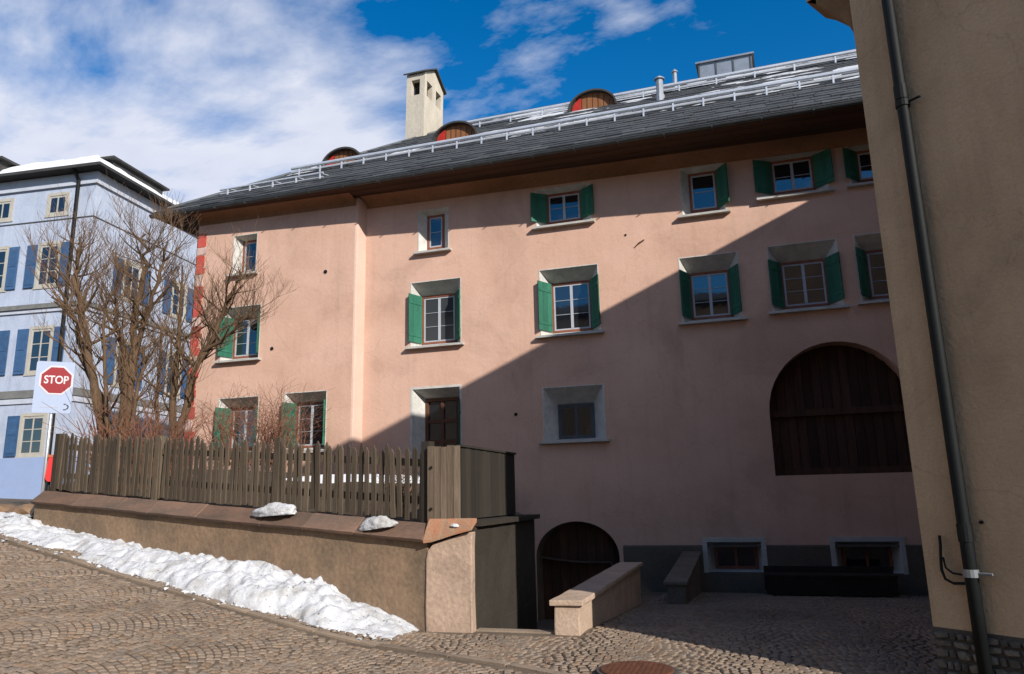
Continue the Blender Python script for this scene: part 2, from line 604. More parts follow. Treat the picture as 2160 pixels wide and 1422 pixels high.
sm = [bevel_box_mesh('cobble', M_sett, 1, 1, 1, 0.16) for _ in range(1)]
for (x, y, L, wd, a, dz) in setts[:300]:
    M = Matrix.Translation((x, y, zg(x, y) - 0.067 + dz)) @ Matrix.Rotation(a, 4, 'Z') @ \
        Matrix.Rotation(rng.uniform(-.03, .03), 4, 'X') @ Matrix.Diagonal((L, wd, 0.055, 1))
    put('cobble', sm[0], ground, M)
mb = MB()
for (x, y, L, wd, a, dz) in setts[300:]:
    ca, sa = cos(a), sin(a)
    z = zg(x, y) + dz - 0.013
    sx = (zg(x + .1, y) - zg(x - .1, y)) / .2
    sy = (zg(x, y + .1) - zg(x, y - .1)) / .2 + rng.uniform(-.03, .03)
    sx += rng.uniform(-.03, .03)
    hx, hy = L / 2, wd / 2
    b = 0.013
    vsx = []
    for (px, py, dzz) in [(-hx, -hy, -.013), (hx, -hy, -.013), (hx, hy, -.013), (-hx, hy, -.013),
                          (-hx + b, -hy + b, 0), (hx - b, -hy + b, 0), (hx - b, hy - b, 0), (-hx + b, hy - b, 0)]:
        dx, dy = px * ca - py * sa, px * sa + py * ca
        vsx.append((x + dx, y + dy, z + dzz + sx * dx + sy * dy))
    mb.add(vsx, [(i, (i + 1) % 4, 4 + (i + 1) % 4, 4 + i) for i in range(4)] + [(4, 5, 6, 7)])
M_sett2 = mat('brown_granite_setts_far', (0.27, 0.198, 0.14), 0.85, 0.4, 8.0, 55, 0.3, col2=(0.195, 0.148, 0.108), patch=0.2)
me = bpy.data.meshes.new('cobbles')
me.from_pydata(mb.v, [], mb.f)
me.materials.append(M_sett2)
for i_, c_ in enumerate(((0.225, 0.165, 0.118), (0.30, 0.225, 0.165), (0.235, 0.185, 0.145), (0.265, 0.18, 0.12))):
    me.materials.append(mat('granite_sett_tone_%d' % i_, c_, 0.85, 0.35, 8.0, 55, 0.3, patch=0.2))
for i_ in range(len(me.polygons) // 5):
    k_ = rng.choice((0, 0, 0, 1, 1, 2, 3, 4))
    for j_ in range(5):
        me.polygons[i_ * 5 + j_].material_index = k_
put('cobbles', me, ground, kind='stuff')

# kerb stones
kerb = thing('kerb', (-7, 8.4, zg(-7, 8.4)), None, None)
kerb['kind'] = 'structure'
km = bevel_box_mesh('kerb_stone', M_kerb, 1, 1, 1, 0.10)
pts = []
for (x0, y0), (x1, y1) in zip(KERB[:-1], KERB[1:]):
    n = max(1, int(math.hypot(x1 - x0, y1 - y0) / 0.05))
    pts += [(x0 + (x1 - x0) * i / n, y0 + (y1 - y0) * i / n) for i in range(n)]
i = 0
while i < len(pts) - 20:
    st = rng.randint(9, 18)
    j = min(i + st, len(pts) - 1)
    a = Vector((*pts[i], zg(*pts[i])))
    b = Vector((*pts[j], zg(*pts[j])))
    d = b - a
    ang = atan2(d.y, d.x)
    pit = math.atan2(d.z, math.hypot(d.x, d.y))
    M = Matrix.Translation((a + b) / 2 + Vector((0, 0.02, -0.09 + rng.uniform(-.006, .006)))) @ Matrix.Rotation(ang, 4, 'Z') @ \
        Matrix.Rotation(-pit, 4, 'Y') @ Matrix.Diagonal((d.length - 0.03, 0.09, 0.09, 1))
    put('kerb_stone', km, kerb, M)
    i = j

# manhole cover
mh = thing('manhole_cover', (-1.15, 7.25, 0.0), 'round rusty brown manhole cover in the sunlit cobbles at the bottom', 'manhole')
mb = MB()
mb.tube([(-1.15, 7.25, -0.04), (-1.15, 7.25, 0.008)], [0.37, 0.37], 40)
obj('frame', mb, M_mortar, mh)
mb = MB()
mb.tube([(-1.15, 7.25, -0.02), (-1.15, 7.25, 0.016), (-1.15, 7.25, 0.022)], [0.335, 0.335, 0.325], 40)
for k in range(6):
    for i in range(-3, 4):
        pass
pl_ = obj('plate', mb, M_rust, mh)
mb = MB()
for i in range(-6, 7):
    for j in range(-6, 7):
        x, y = i * 0.05, j * 0.05
        if x * x + y * y < 0.30 ** 2:
            mb.box(-1.15 + x - .016, -1.15 + x + .016, 7.25 + y - .016, 7.25 + y + .016, 0.022, 0.027)
obj('tread', mb, M_rust, pl_)

# stairs down to the arched door
st = thing('stairs', (-2.9, 9.06, 0), None, None)
st['kind'] = 'structure'
for k in range(8):
    mb = MB()
    z = -0.16 * (k + 1)
    mb.box(-3.39, -2.41, 9.06 + k * 0.33, 9.06 + (k + 1) * 0.33 + .02, z - 0.3, z)
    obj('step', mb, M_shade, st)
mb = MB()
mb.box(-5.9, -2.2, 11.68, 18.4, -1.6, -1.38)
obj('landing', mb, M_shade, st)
mb = MB()
mb.box(-3.4, -2.4, 9.05, 9.2, -0.3, -0.012)
obj('threshold', mb, M_kerb, st)

# ------------------------------------------------------------------ pink house
D = 18.0
DL = 17.65
pink = thing('pink_house', (-4.0, 18.0, 0), 'long pink plastered house with green shutters and a brown eaves cove under a stone roof', 'house')


def wall_grid(mb, x0, x1, z0, z1, y, holes, nx=None):
    gx = sorted(set([x0, x1] + [h[0] for h in holes] + [h[1] for h in holes]))
    gz = sorted(set([z0, z1] + [h[2] for h in holes] + [h[3] for h in holes]))
    gx = [g for g in gx if x0 <= g <= x1]
    gz = [g for g in gz if z0 <= g <= z1]
    vi = {}
    for i, x in enumerate(gx):
        for j, z in enumerate(gz):
            vi[i, j] = len(mb.v)
            mb.v.append((x, y, z))
    for i in range(len(gx) - 1):
        for j in range(len(gz) - 1):
            xm, zm = (gx[i] + gx[i + 1]) / 2, (gz[j] + gz[j + 1]) / 2
            if any(h[0] < xm < h[1] and h[2] < zm < h[3] for h in holes):
                continue
            mb.f.append((vi[i, j], vi[i + 1, j], vi[i + 1, j + 1], vi[i, j + 1]))


def arch_pts(x0, x1, zs, zt, n=20):
    """points of the arch line from (x0,zs) over the crown to (x1,zs)"""
    cx, rx, rz = (x0 + x1) / 2, (x1 - x0) / 2, zt - zs
    return [(cx - rx * cos(pi * i / n), zs + rz * sin(pi * i / n)) for i in range(n + 1)]


# name: outer rect, inner rect (at depth), depth, shutters, label
WIN = {
    'T1': ((-8.34, -7.45, 8.30, 9.50), (-8.17, -7.66, 8.42, 9.42), .24, ''),
    'T2': ((-4.89, -3.43, 8.57, 9.62), (-4.66, -3.70, 8.70, 9.54), .24, 'LR'),
    'T3': ((-1.08, -0.05, 8.36, 9.62), (-0.90, -0.20, 8.50, 9.54), .24, 'R'),
    'T4': ((0.80, 2.32, 8.55, 9.63), (1.08, 2.08, 8.68, 9.55), .24, 'LR'),
    'T5': ((2.83, 3.90, 8.58, 9.58), (3.02, 3.72, 8.72, 9.50), .24, 'LR'),
    'M1': ((-8.56, -7.10, 5.62, 7.42), (-8.41, -7.37, 5.74, 7.12), .42, 'LR'),
    'M2': ((-4.86, -3.32, 5.61, 7.36), (-4.66, -3.58, 5.74, 7.08), .42, 'LR'),
    'M3': ((-1.26, 0.11, 5.63, 7.26), (-1.08, -0.10, 5.76, 6.96), .42, 'LR'),
    'M4': ((0.83, 2.35, 5.70, 7.30), (1.08, 2.12, 5.83, 6.98), .42, 'LR'),
    'M5': ((2.75, 4.20, 5.74, 7.33), (2.98, 3.98, 5.88, 7.05), .42, 'LR'),
    'G2': ((-8.50, -7.14, 2.10, 4.44), (-8.30, -7.32, 2.14, 4.22), .45, 'DR'),
    'G3': ((-4.86, -3.32, 2.91, 4.24), (-4.60, -3.66, 2.97, 3.86), .48, ''),
}
WINL = {
    'T0': ((-14.26, -13.45, 8.22, 9.42), (-14.14, -13.60, 8.32, 9.34), .30, ''),
    'M0': ((-14.50, -13.20, 5.62, 7.20), (-14.38, -13.38, 5.74, 6.96), .40, 'LR'),
    'G0': ((-14.45, -13.12, 2.95, 4.50), (-14.30, -13.30, 3.05, 4.26), .40, 'LR'),
    'G1': ((-12.24, -10.93, 2.92, 4.52), (-12.10, -11.10, 3.02, 4.28), .40, 'LR'),
}
AA = (0.52, 3.55, 1.90, 4.88)      # big barn arch
AB = (-5.16, -3.12, -1.55, 0.95)   # door arch
W1 = ((-1.10, 0.08, -0.19, 0.46), (-0.96, -0.02, -0.16, 0.38))
W2 = ((1.60, 2.88, -0.19, 0.46), (1.76, 2.76, -0.16, 0.38))

holes = [v[0] for v in WIN.values()] + [AA, AB, W1[0], W2[0]]
mb = MB()
wall_grid(mb, -10.0, 8.0, -1.7, 10.45, D, holes)
# arch spandrels
for (x0, x1, z0, z1), zs in ((AA, 3.32), (AB, 0.12)):
    ap = arch_pts(x0, x1, zs, z1)
    n = len(ap)
    for i in range(n - 1):
        a, b = ap[i], ap[i + 1]
        mb.quad((a[0], D, a[1]), (b[0], D, b[1]), (b[0], D, z1), (a[0], D, z1))
# left wing with its rounded return
wall_grid(mb, -15.6, -10.16, 1.0, 10.45, DL, [v[0] for v in WINL.values()])
ret = [(-10.16, DL), (-10.11, DL + .012), (-10.08, DL + .05), (-10.03, DL + .25), (-10.0, D)]
mbr = MB()
for (xa, ya), (xb, yb) in zip(ret, ret[1:]):
    mbr.quad((xa, ya, -1.7), (xb, yb, -1.7), (xb, yb, 10.45), (xa, ya, 10.45))
# gable side, back and right side
mb.quad((-15.6, DL, 1.0), (-15.6, 31, 1.0), (-15.6, 31, 10.2), (-15.6, DL, 10.2))
mb.quad((-15.6, 31, 0), (8, 31, 0), (8, 31, 10.2), (-15.6, 31, 10.2))
mb.quad((8, D, -1.7), (8, 31, -1.7), (8, 31, 10.2), (8, D, 10.2))
obj('wall', mb, M_pink, pink)
obj('corner_strip', mbr, mat('pale_pink_corner', (0.66, 0.455, 0.365), 0.92, 0.12, 0.9, 22, 0.25, bscale=9, spec=0.1), pink, smooth=True)
# cement plinth, proud of the wall, right of the door arch
mb = MB()
wall_grid(mb, -3.02, 8.0, -1.7, 0.36, D - 0.03, [W1[0], W2[0]])
mb.quad((-3.02, D - .03, 0.36), (8, D - .03, 0.36), (8, D + .01, 0.40), (-3.02, D + .01, 0.40))
mb.quad((-3.02, D - .03, -1.7), (-3.02, D - .03, 0.36), (-3.02, D + .01, .40), (-3.02, D + .01, -1.7))
obj('plinth', mb, M_plinth, pink)


def ring(mb, o, i, yo, yi):
    ox0, ox1, oz0, oz1 = o
    ix0, ix1, iz0, iz1 = i
    O = [(ox0, yo, oz0), (ox1, yo, oz0), (ox1, yo, oz1), (ox0, yo, oz1)]
    I = [(ix0, yi, iz0), (ix1, yi, iz0), (ix1, yi, iz1), (ix0, yi, iz1)]
    for k in range(4):
        mb.quad(O[k], O[(k + 1) % 4], I[(k + 1) % 4], I[k])


def frame_bars(mb, x0, x1, z0, z1, y, t, d):
    mb.box(x0, x1, y, y + d, z0, z0 + t)
    mb.box(x0, x1, y, y + d, z1 - t, z1)
    mb.box(x0, x0 + t, y, y + d, z0 + t, z1 - t)
    mb.box(x1 - t, x1, y, y + d, z0 + t, z1 - t)


def shutter(parent, hx, hy, ox, oy, z0, z1, m, boards=3):
    """hinged leaf standing from (hx,hy) to (ox,oy)"""
    d = Vector((ox - hx, oy - hy, 0))
    L = d.length
    ang = atan2(d.y, d.x)
    M = Matrix.Translation((hx, hy, z0)) @ Matrix.Rotation(ang, 4, 'Z')
    H = z1 - z0
    mb = MB()
    mb.box(.003, L - .003, -.008, .008, .003, H - .003)
    s = put('shutter', mb.mesh('shutter', m), parent, M)
    for k in range(boards):
        mb = MB()
        mb.box(L * k / boards + .003, L * (k + 1) / boards - .003, -0.0135, 0.0135, 0, H)
        put('board', mb.mesh('board', m), s, M)
    for zz in (0.12 * H, 0.80 * H):
        mb = MB()
        mb.box(0.02, L - .02, -.026, .026, zz, zz + 0.07)
        put('batten', mb.mesh('batten', m), s, M)
    return s


def window(house, key, o, i, dep, opt, y, m_shut=None, rows=3, gl=None, m_rev=None, m_frame=None, m_sash=None, border=0.022, zsill=True):
    ox0, ox1, oz0, oz1 = o
    ix0, ix1, iz0, iz1 = i
    yi = y + dep
    mb = MB()
    ring(mb, o, i, y, yi)
    b = border
    if b:
        for r in ((ox0 - b, ox1 + b, oz1, oz1 + b), (ox0 - b, ox0, oz0, oz1), (ox1, ox1 + b, oz0, oz1)):
            mb.box(r[0], r[1], y - 0.006, y + 0.01, r[2], r[3])
    obj('surround', mb, m_rev or M_white, house)
    # outer timber frame
    mb = MB()
    t = 0.055
    frame_bars(mb, ix0, ix1, iz0, iz1, yi - 0.03, t, 0.06)
    wn = obj('window', mb, m_frame or M_redwood, house)
    # white sash
    sx0, sx1, sz0, sz1 = ix0 + t + .004, ix1 - t - .004, iz0 + t + .004, iz1 - t - .004
    mid = (sx0 + sx1) / 2
    single = (sx1 - sx0) < 0.62
    mb = MB()
    frame_bars(mb, sx0, sx1, sz0, sz1, yi - 0.012, 0.038, 0.04)
    cells = []
    cols = [(sx0 + .038, sx1 - .038)] if single else [(sx0 + .038, mid - .034), (mid + .034, sx1 - .038)]
    if not single:
        mb.box(mid - 0.034, mid + 0.034, yi - 0.022, yi + 0.02, sz0 + .038, sz1 - .038)
    zz0, zz1 = sz0 + .038, sz1 - .038
    for (a, b2) in cols:
        for r in range(rows):
            ra = zz0 + (zz1 - zz0) * r / rows + (0.006 if r else 0)
            rb = zz0 + (zz1 - zz0) * (r + 1) / rows - (0.006 if r < rows - 1 else 0)
            cells.append((a, b2, ra, rb))
            if r:
                mb.box(a, b2, yi - 0.012, yi + 0.02, ra - 0.012, ra)
    obj('sash', mb, m_sash or M_sash, wn)
    for (a, b2, ra, rb) in cells:
        mb = MB()
        mb.box(a - .004, b2 + .004, yi + 0.004, yi + 0.012, ra - .004, rb + .004)
        obj('pane', mb, gl or M_glass, wn)
    # sill
    if zsill:
        mb = MB()
        mb.add([(ox0 - .11, y - .15, oz0 - .075), (ox1 + .11, y - .15, oz0 - .075), (ox1 + .11, y + .02, oz0 - .075), (ox0 - .11, y + .02, oz0 - .075),
                (ox0 - .11, y - .15, oz0 - .02), (ox1 + .11, y - .15, oz0 - .02), (ox1 + .11, y + .02, oz0 - .002), (ox0 - .11, y + .02, oz0 - .002)],
               ((0, 3, 2, 1), (4, 5, 6, 7), (0, 1, 5, 4), (1, 2, 6, 5), (2, 3, 7, 6), (3, 0, 4, 7)))
        obj('sill', mb, M_sill, house)
    ms = m_shut or M_green
    half = max(.46, (ix1 - ix0) / 2)
    for s_, hx, ex in (('L', ix0 + .012, ox0 + .035), ('R', ix1 - .012, ox1 - .035)):
        if s_ in opt:
            hy = yi - .06
            d = Vector((ex - hx, y - hy, 0)).normalized() * half
            shutter(house, hx, hy, hx + d.x, hy + d.y, iz0 + .02, iz1 - .01, ms)
    return wn


for k, (o, i, dep, opt) in WIN.items():
    if k == 'G2':
        continue
    window(pink, k, o, i, dep, opt, D, gl=M_glass if k[0] == 'T' or k in ('M3',) else (M_glass2 if k in ('M1',) else M_glass), rows=2 if k[0] == 'T' else (1 if k == 'G3' else 3),
           m_frame=M_gutter if k == 'G3' else None, m_sash=M_gutter if k == 'G3' else None)
for k, (o, i, dep, opt) in WINL.items():
    window(pink, k, o, i, dep, opt, DL, rows=2 if k == 'T0' else 3)

# terrace door G2
o, i, dep, opt = WIN['G2']
mb = MB()
ring(mb, o, i, D, D + dep)
for r in ((o[0] - .06, o[1] + .06, o[3], o[3] + .06), (o[0] - .06, o[0], o[2], o[3]), (o[1], o[1] + .06, o[2], o[3])):
    mb.box(r[0], r[1], D - .006, D + .01, r[2], r[3])
obj('surround', mb, M_white, pink)
mb = MB()
frame_bars(mb, i[0], i[1], i[2], i[3], D + dep - .05, .08, .1)
for zz in (3.0, 3.55):
    mb.box(i[0] + .08, i[1] - .08, D + dep - .03, D + dep + .02, zz, zz + .1)
mb.box((i[0] + i[1]) / 2 - .04, (i[0] + i[1]) / 2 + .04, D + dep - .034, D + dep + .02, i[2] + .08, i[3] - .08)
dr = obj('door', mb, mat('dark_door_wood', (0.13, 0.055, 0.028), 0.7, 0.3, 4, 40, 0.1), pink)
mb = MB()
mb.box(i[0] + .07, i[1] - .07, D + dep + .022, D + dep + .03, i[2] + .07, i[3] - .07)
obj('pane', mb, M_glass, dr)
shutter(pink, i[1] - .01, D + dep - .05, i[1] + .2, D + dep - .5, i[2] + .04, 4.1, M_dkgreen)

# basement windows
for (o, i) in (W1, W2):
    y0 = D - 0.03
    mb = MB()
    ring(mb, o, i, y0, y0 + .42)
    b = .10
    for r in ((o[0] - b, o[1] + b, o[3], o[3] + b), (o[0] - b, o[0], o[2] - .02, o[3]), (o[1], o[1] + b, o[2] - .02, o[3])):
        mb.box(r[0], r[1], y0 - .012, y0 + .045, r[2], r[3])
    obj('surround', mb, M_sill, pink)
    mb = MB()
    frame_bars(mb, i[0], i[1], i[2], i[3], y0 + .38, .06, .06)
    mb.box((i[0] + i[1]) / 2 - .025, (i[0] + i[1]) / 2 + .025, y0 + .385, y0 + .43, i[2] + .06, i[3] - .06)
    wn = obj('window', mb, M_redwood, pink)
    for (a, b2) in ((i[0] + .055, (i[0] + i[1]) / 2 - .02), ((i[0] + i[1]) / 2 + .02, i[1] - .055)):
        mb = MB()
        mb.box(a, b2, y0 + .41, y0 + .42, i[2] + .055, i[3] - .055)
        obj('pane', mb, M_glass, wn)

# barn arch: reveal + vertical planks
x0, x1, z0, z1 = AA
ap = [(x0, z0)] + arch_pts(x0, x1, 3.32, z1, 24) + [(x1, z0)]
mb = MB()
for a, b in zip(ap, ap[1:]):
    mb.quad((a[0], D, a[1]), (b[0], D, b[1]), (b[0], D + .55, b[1]), (a[0], D + .55, a[1]))
mb.quad((x0, D, z0), (x1, D, z0), (x1, D + .55, z0), (x0, D + .55, z0))
obj('surround', mb, M_pink, pink)
mb = MB()
mb.box(x0 - .1, x1 + .1, D + .56, D + .62, z0 - .1, z1 + .1)
mb.box(x0, x1, D + .40, D + .5, z0, z0 + .16)
mb.box(x0, x1, D + .40, D + .5, 3.25, 3.40)
bd = obj('barn_door', mb, M_arch, pink)
n = 15
for k in range(n):
    a, b = x0 + (x1 - x0) * k / n, x0 + (x1 - x0) * (k + 1) / n
    xm = (a + b) / 2
    r = (x1 - x0) / 2
    top = 3.32 + (z1 - 3.32) * sqrt(max(0, 1 - (max(abs(a - (x0 + x1) / 2), abs(b - (x0 + x1) / 2)) / r) ** 2)) + .06
    mb = MB()
    mb.box(a + .006, b - .006, D + .5, D + .545 - (k % 3) * .006, z0 + .16, max(top, 3.34))
    obj('plank', mb, M_arch, bd)

# basement door arch
x0, x1, z0, z1 = AB
ap = [(x0, z0)] + arch_pts(x0, x1, 0.12, z1, 18) + [(x1, z0)]
mb = MB()
for a, b in zip(ap, ap[1:]):
    mb.quad((a[0], D, a[1]), (b[0], D, b[1]), (b[0], D + .6, b[1]), (a[0], D + .6, a[1]))
obj('surround', mb, M_plinth, pink)
mb = MB()
mb.box(x0 - .05, x1 + .05, D + .605, D + .65, z0, z1 + .05)
dd = obj('door', mb, M_arch, pink)
for k in range(9):
    a, b = x0 + (x1 - x0) * k / 9, x0 + (x1 - x0) * (k + 1) / 9
    mb = MB()
    mb.box(a + .006, b - .006, D + .57, D + .604, z0, z1)
    obj('plank', mb, M_arch, dd)

# painted quoins at the left corner
z = 1.2
k = 0
q = random.Random(5)
while z < 9.6:
    h = q.uniform(0.22, 0.40)
    wd = q.uniform(.25, .33) if k % 2 else q.uniform(.30, .38)
    mb = MB()
    cx = q.uniform(.02, .06)
    z2 = min(z + h, 9.68)
    poly = [(-15.61, z + .01), (-15.6 + wd - cx, z + .01), (-15.6 + wd, z + .05), (-15.6 + wd - q.uniform(0, .04), (z + z2) / 2), (-15.6 + wd, z2 - .06), (-15.6 + wd - cx, z2 - .012), (-15.61, z2 - .012)]
    mb.prism(poly, DL - .012, DL + .01, 'y')
    mb.box(-15.612, -15.59, DL - .012, DL + wd * .8, z + .01, z2 - .012)
    obj('quoin', mb, M_quoin if q.random() < .9 else M_quoin2, pink)
    z = z2
    k += 1

# cove, soffit boards, gutter
def cove(xa, xb, y):
    prof = [(0.0, 9.69), (-.015, 9.74), (-.05, 9.79), (-.11, 9.84), (-.19, 9.88), (-.29, 9.905), (-.42, 9.918)]
    mb = MB()
    tl = lambda x: -.02 * (x + 3.5)
    for (a, za), (b, zb) in zip(prof, prof[1:]):
        mb.quad((xa, y + a - .004, za + tl(xa)), (xb, y + a - .004, za + tl(xb)), (xb, y + b - .004, zb + tl(xb)), (xa, y + b - .004, zb + tl(xa)))
    obj('cove', mb, M_cove, pink, smooth=True)


cove(-9.99, 8.0, D)
cove(-15.6, -10.14, DL)
# the eaves and roof run slightly askew to the wall
XF = Matrix.Translation((-3.5, 16.65, 9.9)) @ Matrix.Rotation(-.0385, 4, 'Z') @ Matrix.Rotation(.02, 4, 'Y') @ Matrix.Translation((3.5, -16.65, -9.9))
for k in range(9):
    mb = MB()
    ya = 16.66 + k * .155
    mb.box(-16.88, 8.4, ya + .005, ya + .150, 9.925 + (k % 2) * .006, 9.965)
    obj('soffit_board', mb, M_soffit, pink)
for k in range(10):
    mb = MB()
    xa = -16.88 + k * .16
    if xa > -15.45:
        break
    mb.box(xa + .005, xa + .150, 17.60, 31.5, 9.93, 9.965)
    obj('soffit_board', mb, M_soffit, pink)
mb = MB()
n = 8
prev = None
for k in range(n + 1):
    a = pi + pi * k / n
    p = (16.60 + .085 * cos(a), 9.995 + .085 * sin(a))
    if prev:
        mb.quad((-16.97, prev[0], prev[1]), (8.4, prev[0], prev[1]), (8.4, p[0], p[1]), (-16.97, p[0], p[1]))
    prev = p
mb.tube([(-16.97, 16.515, 9.995), (8.4, 16.515, 9.995)], .014, 6)
for xg in frange(-16.7, 8.3, 1.1):
    mb.box(xg, xg + .03, 16.50, 16.70, 9.90, 9.915)
obj('gutter', mb, M_gutter, pink)

# roof: regular hip at the left, stone slabs
PT = 0.7265
E_Y, E_Z, R_Y = 16.62, 10.03, 24.0
XL = -16.95
R_Z = E_Z + PT * (R_Y - E_Y)
XH = XL + (R_Y - E_Y)
mb = MB()
A, B_, C_, D_ = (XL, E_Y, E_Z), (8.5, E_Y, E_Z), (8.5, R_Y, R_Z), (XH, R_Y, R_Z)
Ebk, Fbk = (XL, 2 * R_Y - E_Y, E_Z), (8.5, 2 * R_Y - E_Y, E_Z)
mb.quad(A, B_, C_, D_)
mb.add([A, D_, Ebk], [(0, 1, 2)])
mb.quad(D_, C_, Fbk, Ebk)
mb.add([B_, Fbk, C_], [(0, 1, 2)])
mb.quad((XL, E_Y, E_Z - .05), (8.5, E_Y, E_Z - .05), Fbk, Ebk)
mb.quad(A, B_, (8.5, E_Y, E_Z - .05), (XL, E_Y, E_Z - .05))
roof = obj('roof', mb, M_slab, pink)
slab_me = bevel_box_mesh('roof_slab', M_slab, 1, 1, 1, 0.04)
ang = math.atan(PT)
rs = random.Random(3)
mbs = MB()
row_h = 0.36
nrow = int((R_Y - E_Y) / cos(ang) / row_h)
for r in range(nrow):
    s0 = r * row_h
    yy = E_Y + s0 * cos(ang)
    xx = XL + (yy - E_Y) + rs.uniform(0, .2)
    while xx < 8.4:
        wd = rs.uniform(.38, .72)
        cxp = xx + wd / 2
        M = Matrix.Translation((cxp, yy - .04, E_Z + PT * (yy - E_Y) + .012)) @ Matrix.Rotation(ang - .06, 4, 'X') @ \
            Matrix.Rotation(rs.uniform(-.02, .02), 4, 'Z') @ Matrix.Translation((0, row_h * .58, 0)) @ Matrix.Diagonal((wd - .012, row_h * 1.16, rs.uniform(.03, .05), 1))
        if r < 3:
            put('roof_slab', slab_me, roof, M)
        else:
            mbs.box(-.5, .5, -.5, .5, 0, 1, M)
        xx += wd
# hip side rows
for r in range(nrow):
    s0 = r * row_h
    xx0 = XL + s0 * cos(ang)
    yy = E_Y + (xx0 - XL) + .3
    while yy < 2 * R_Y - E_Y - (xx0 - XL):
        wd = rs.uniform(.4, .7)
        M = Matrix.Translation((xx0 - .04, yy + wd / 2, E_Z + PT * (xx0 - XL) + .012)) @ Matrix.Rotation(-ang + .06, 4, 'Y') @ \
            Matrix.Translation((row_h * .58, 0, 0)) @ Matrix.Diagonal((row_h * 1.16, wd - .012, .04, 1))
        mbs.box(-.5, .5, -.5, .5, 0, 1, M)
        yy += wd
obj('roof_slabs', mbs, M_slab, roof, kind='stuff')
mb = MB()
mb.tube([(XH - .2, R_Y, R_Z + .03), (8.5, R_Y, R_Z + .03)], .11, 8)
mb.tube([(XL + .3, E_Y + .3, E_Z + PT * .3 + .05), (XH, R_Y, R_Z + .03)], .07, 8)
obj('ridge_cap', mb, M_gutter, roof)


def on_roof(y, up=0.0):
    return E_Z + PT * (y - E_Y) + up


# snow guard rails with brackets
def rail(y, xa, xb, step, up, rad):
    mb = MB()
    z = on_roof(y, up)
    mb.tube([(xa, y, z), (xb, y, z)], rad, 8)
    mb.tube([(xa, y + .02, z - .13), (xb, y + .02, z - .13)], rad * .7, 6)
    g = obj('snow_guard', mb, M_metal, roof)
    x = xa + .3
    while x < xb:
        mb = MB()
        mb.box(x - .022, x + .022, y - .02, y + .012, z - up - .02, z + .02)
        mb.tube([(x, y, z), (x, y + .42, on_roof(y + .42, .05))], .014, 5)
        obj('bracket', mb, M_metal, g)
        x += step


rail(18.85, -13.6, 8.3, .80, .34, .055)
rail(17.6, -15.3, -11.5, .85, .26, .030)
rail(22.2, -9.8, 8.3, 1.15, .34, .055)

# eyebrow dormers
for (xa, xb, yf, h) in ((-12.82, -11.45, 19.6, .52), (-9.25, -7.80, 20.6, .56), (-4.98, -3.50, 22.0, .60)):
    zb = on_roof(yf, .02)
    cxp, hw = (xa + xb) / 2, (xb - xa) / 2
    ap = [(cxp - hw * cos(pi * k / 16), zb + h * sin(pi * k / 16)) for k in range(17)]
    mb = MB()
    mb.prism(ap, yf, yf + .05, 'y')
    dm = obj('dormer', mb, M_dorm, roof)
    mb = MB()
    yb = yf + h / PT + .1
    prev = None
    for k in range(17):
        a = pi * k / 16
        co = (cxp - (hw + .09) * cos(a), zb - .02 + (h + .07) * sin(a))
        ci = (cxp - (hw + .03) * cos(a), zb - .02 + (h + .01) * sin(a))
        if prev:
            po, pi_ = prev
            mb.quad((po[0], yf - .16, po[1]), (co[0], yf - .16, co[1]), (co[0], yb, co[1]), (po[0], yb, po[1]))
            mb.quad((pi_[0], yf - .16, pi_[1]), (ci[0], yf - .16, ci[1]), (ci[0], yf + .1, ci[1]), (pi_[0], yf + .1, pi_[1]))
            mb.quad((po[0], yf - .16, po[1]), (co[0], yf - .16, co[1]), (ci[0], yf - .16, ci[1]), (pi_[0], yf - .16, pi_[1]))
        prev = (co, ci)
    obj('dormer_roof', mb, M_droof, dm)
    # red painted shutter at the left of the front, small dark window
    mb = MB()
    sg = [(x, z) for x, z in ap if x < cxp - hw * .55]
    poly = [(p[0] * 1.0 + .03, p[1] - .02) for p in sg] + [(cxp - hw * .55, zb)]
    mb.prism(poly, yf - .03, yf + .01, 'y')
    obj('panel', mb, M_red, dm)
    for kk in range(-3, 4):
        mb = MB()
        bx = cxp + hw * kk / 4
        tz = zb + h * sqrt(1 - (min(.97, abs(kk / 4) + .125)) ** 2) - .02
        mb.box(bx - .008, bx + .008, yf - .012, yf + .01, zb, max(tz, zb + .05))
        obj('batten', mb, M_soffit, dm)

# chimney
cx0, cx1, cy0, cy1 = -11.45, -10.70, 22.5, 24.1
zt = 16.98
mb = MB()
mb.box(cx0, cx1, cy0, cy1, 13.4, 16.1)
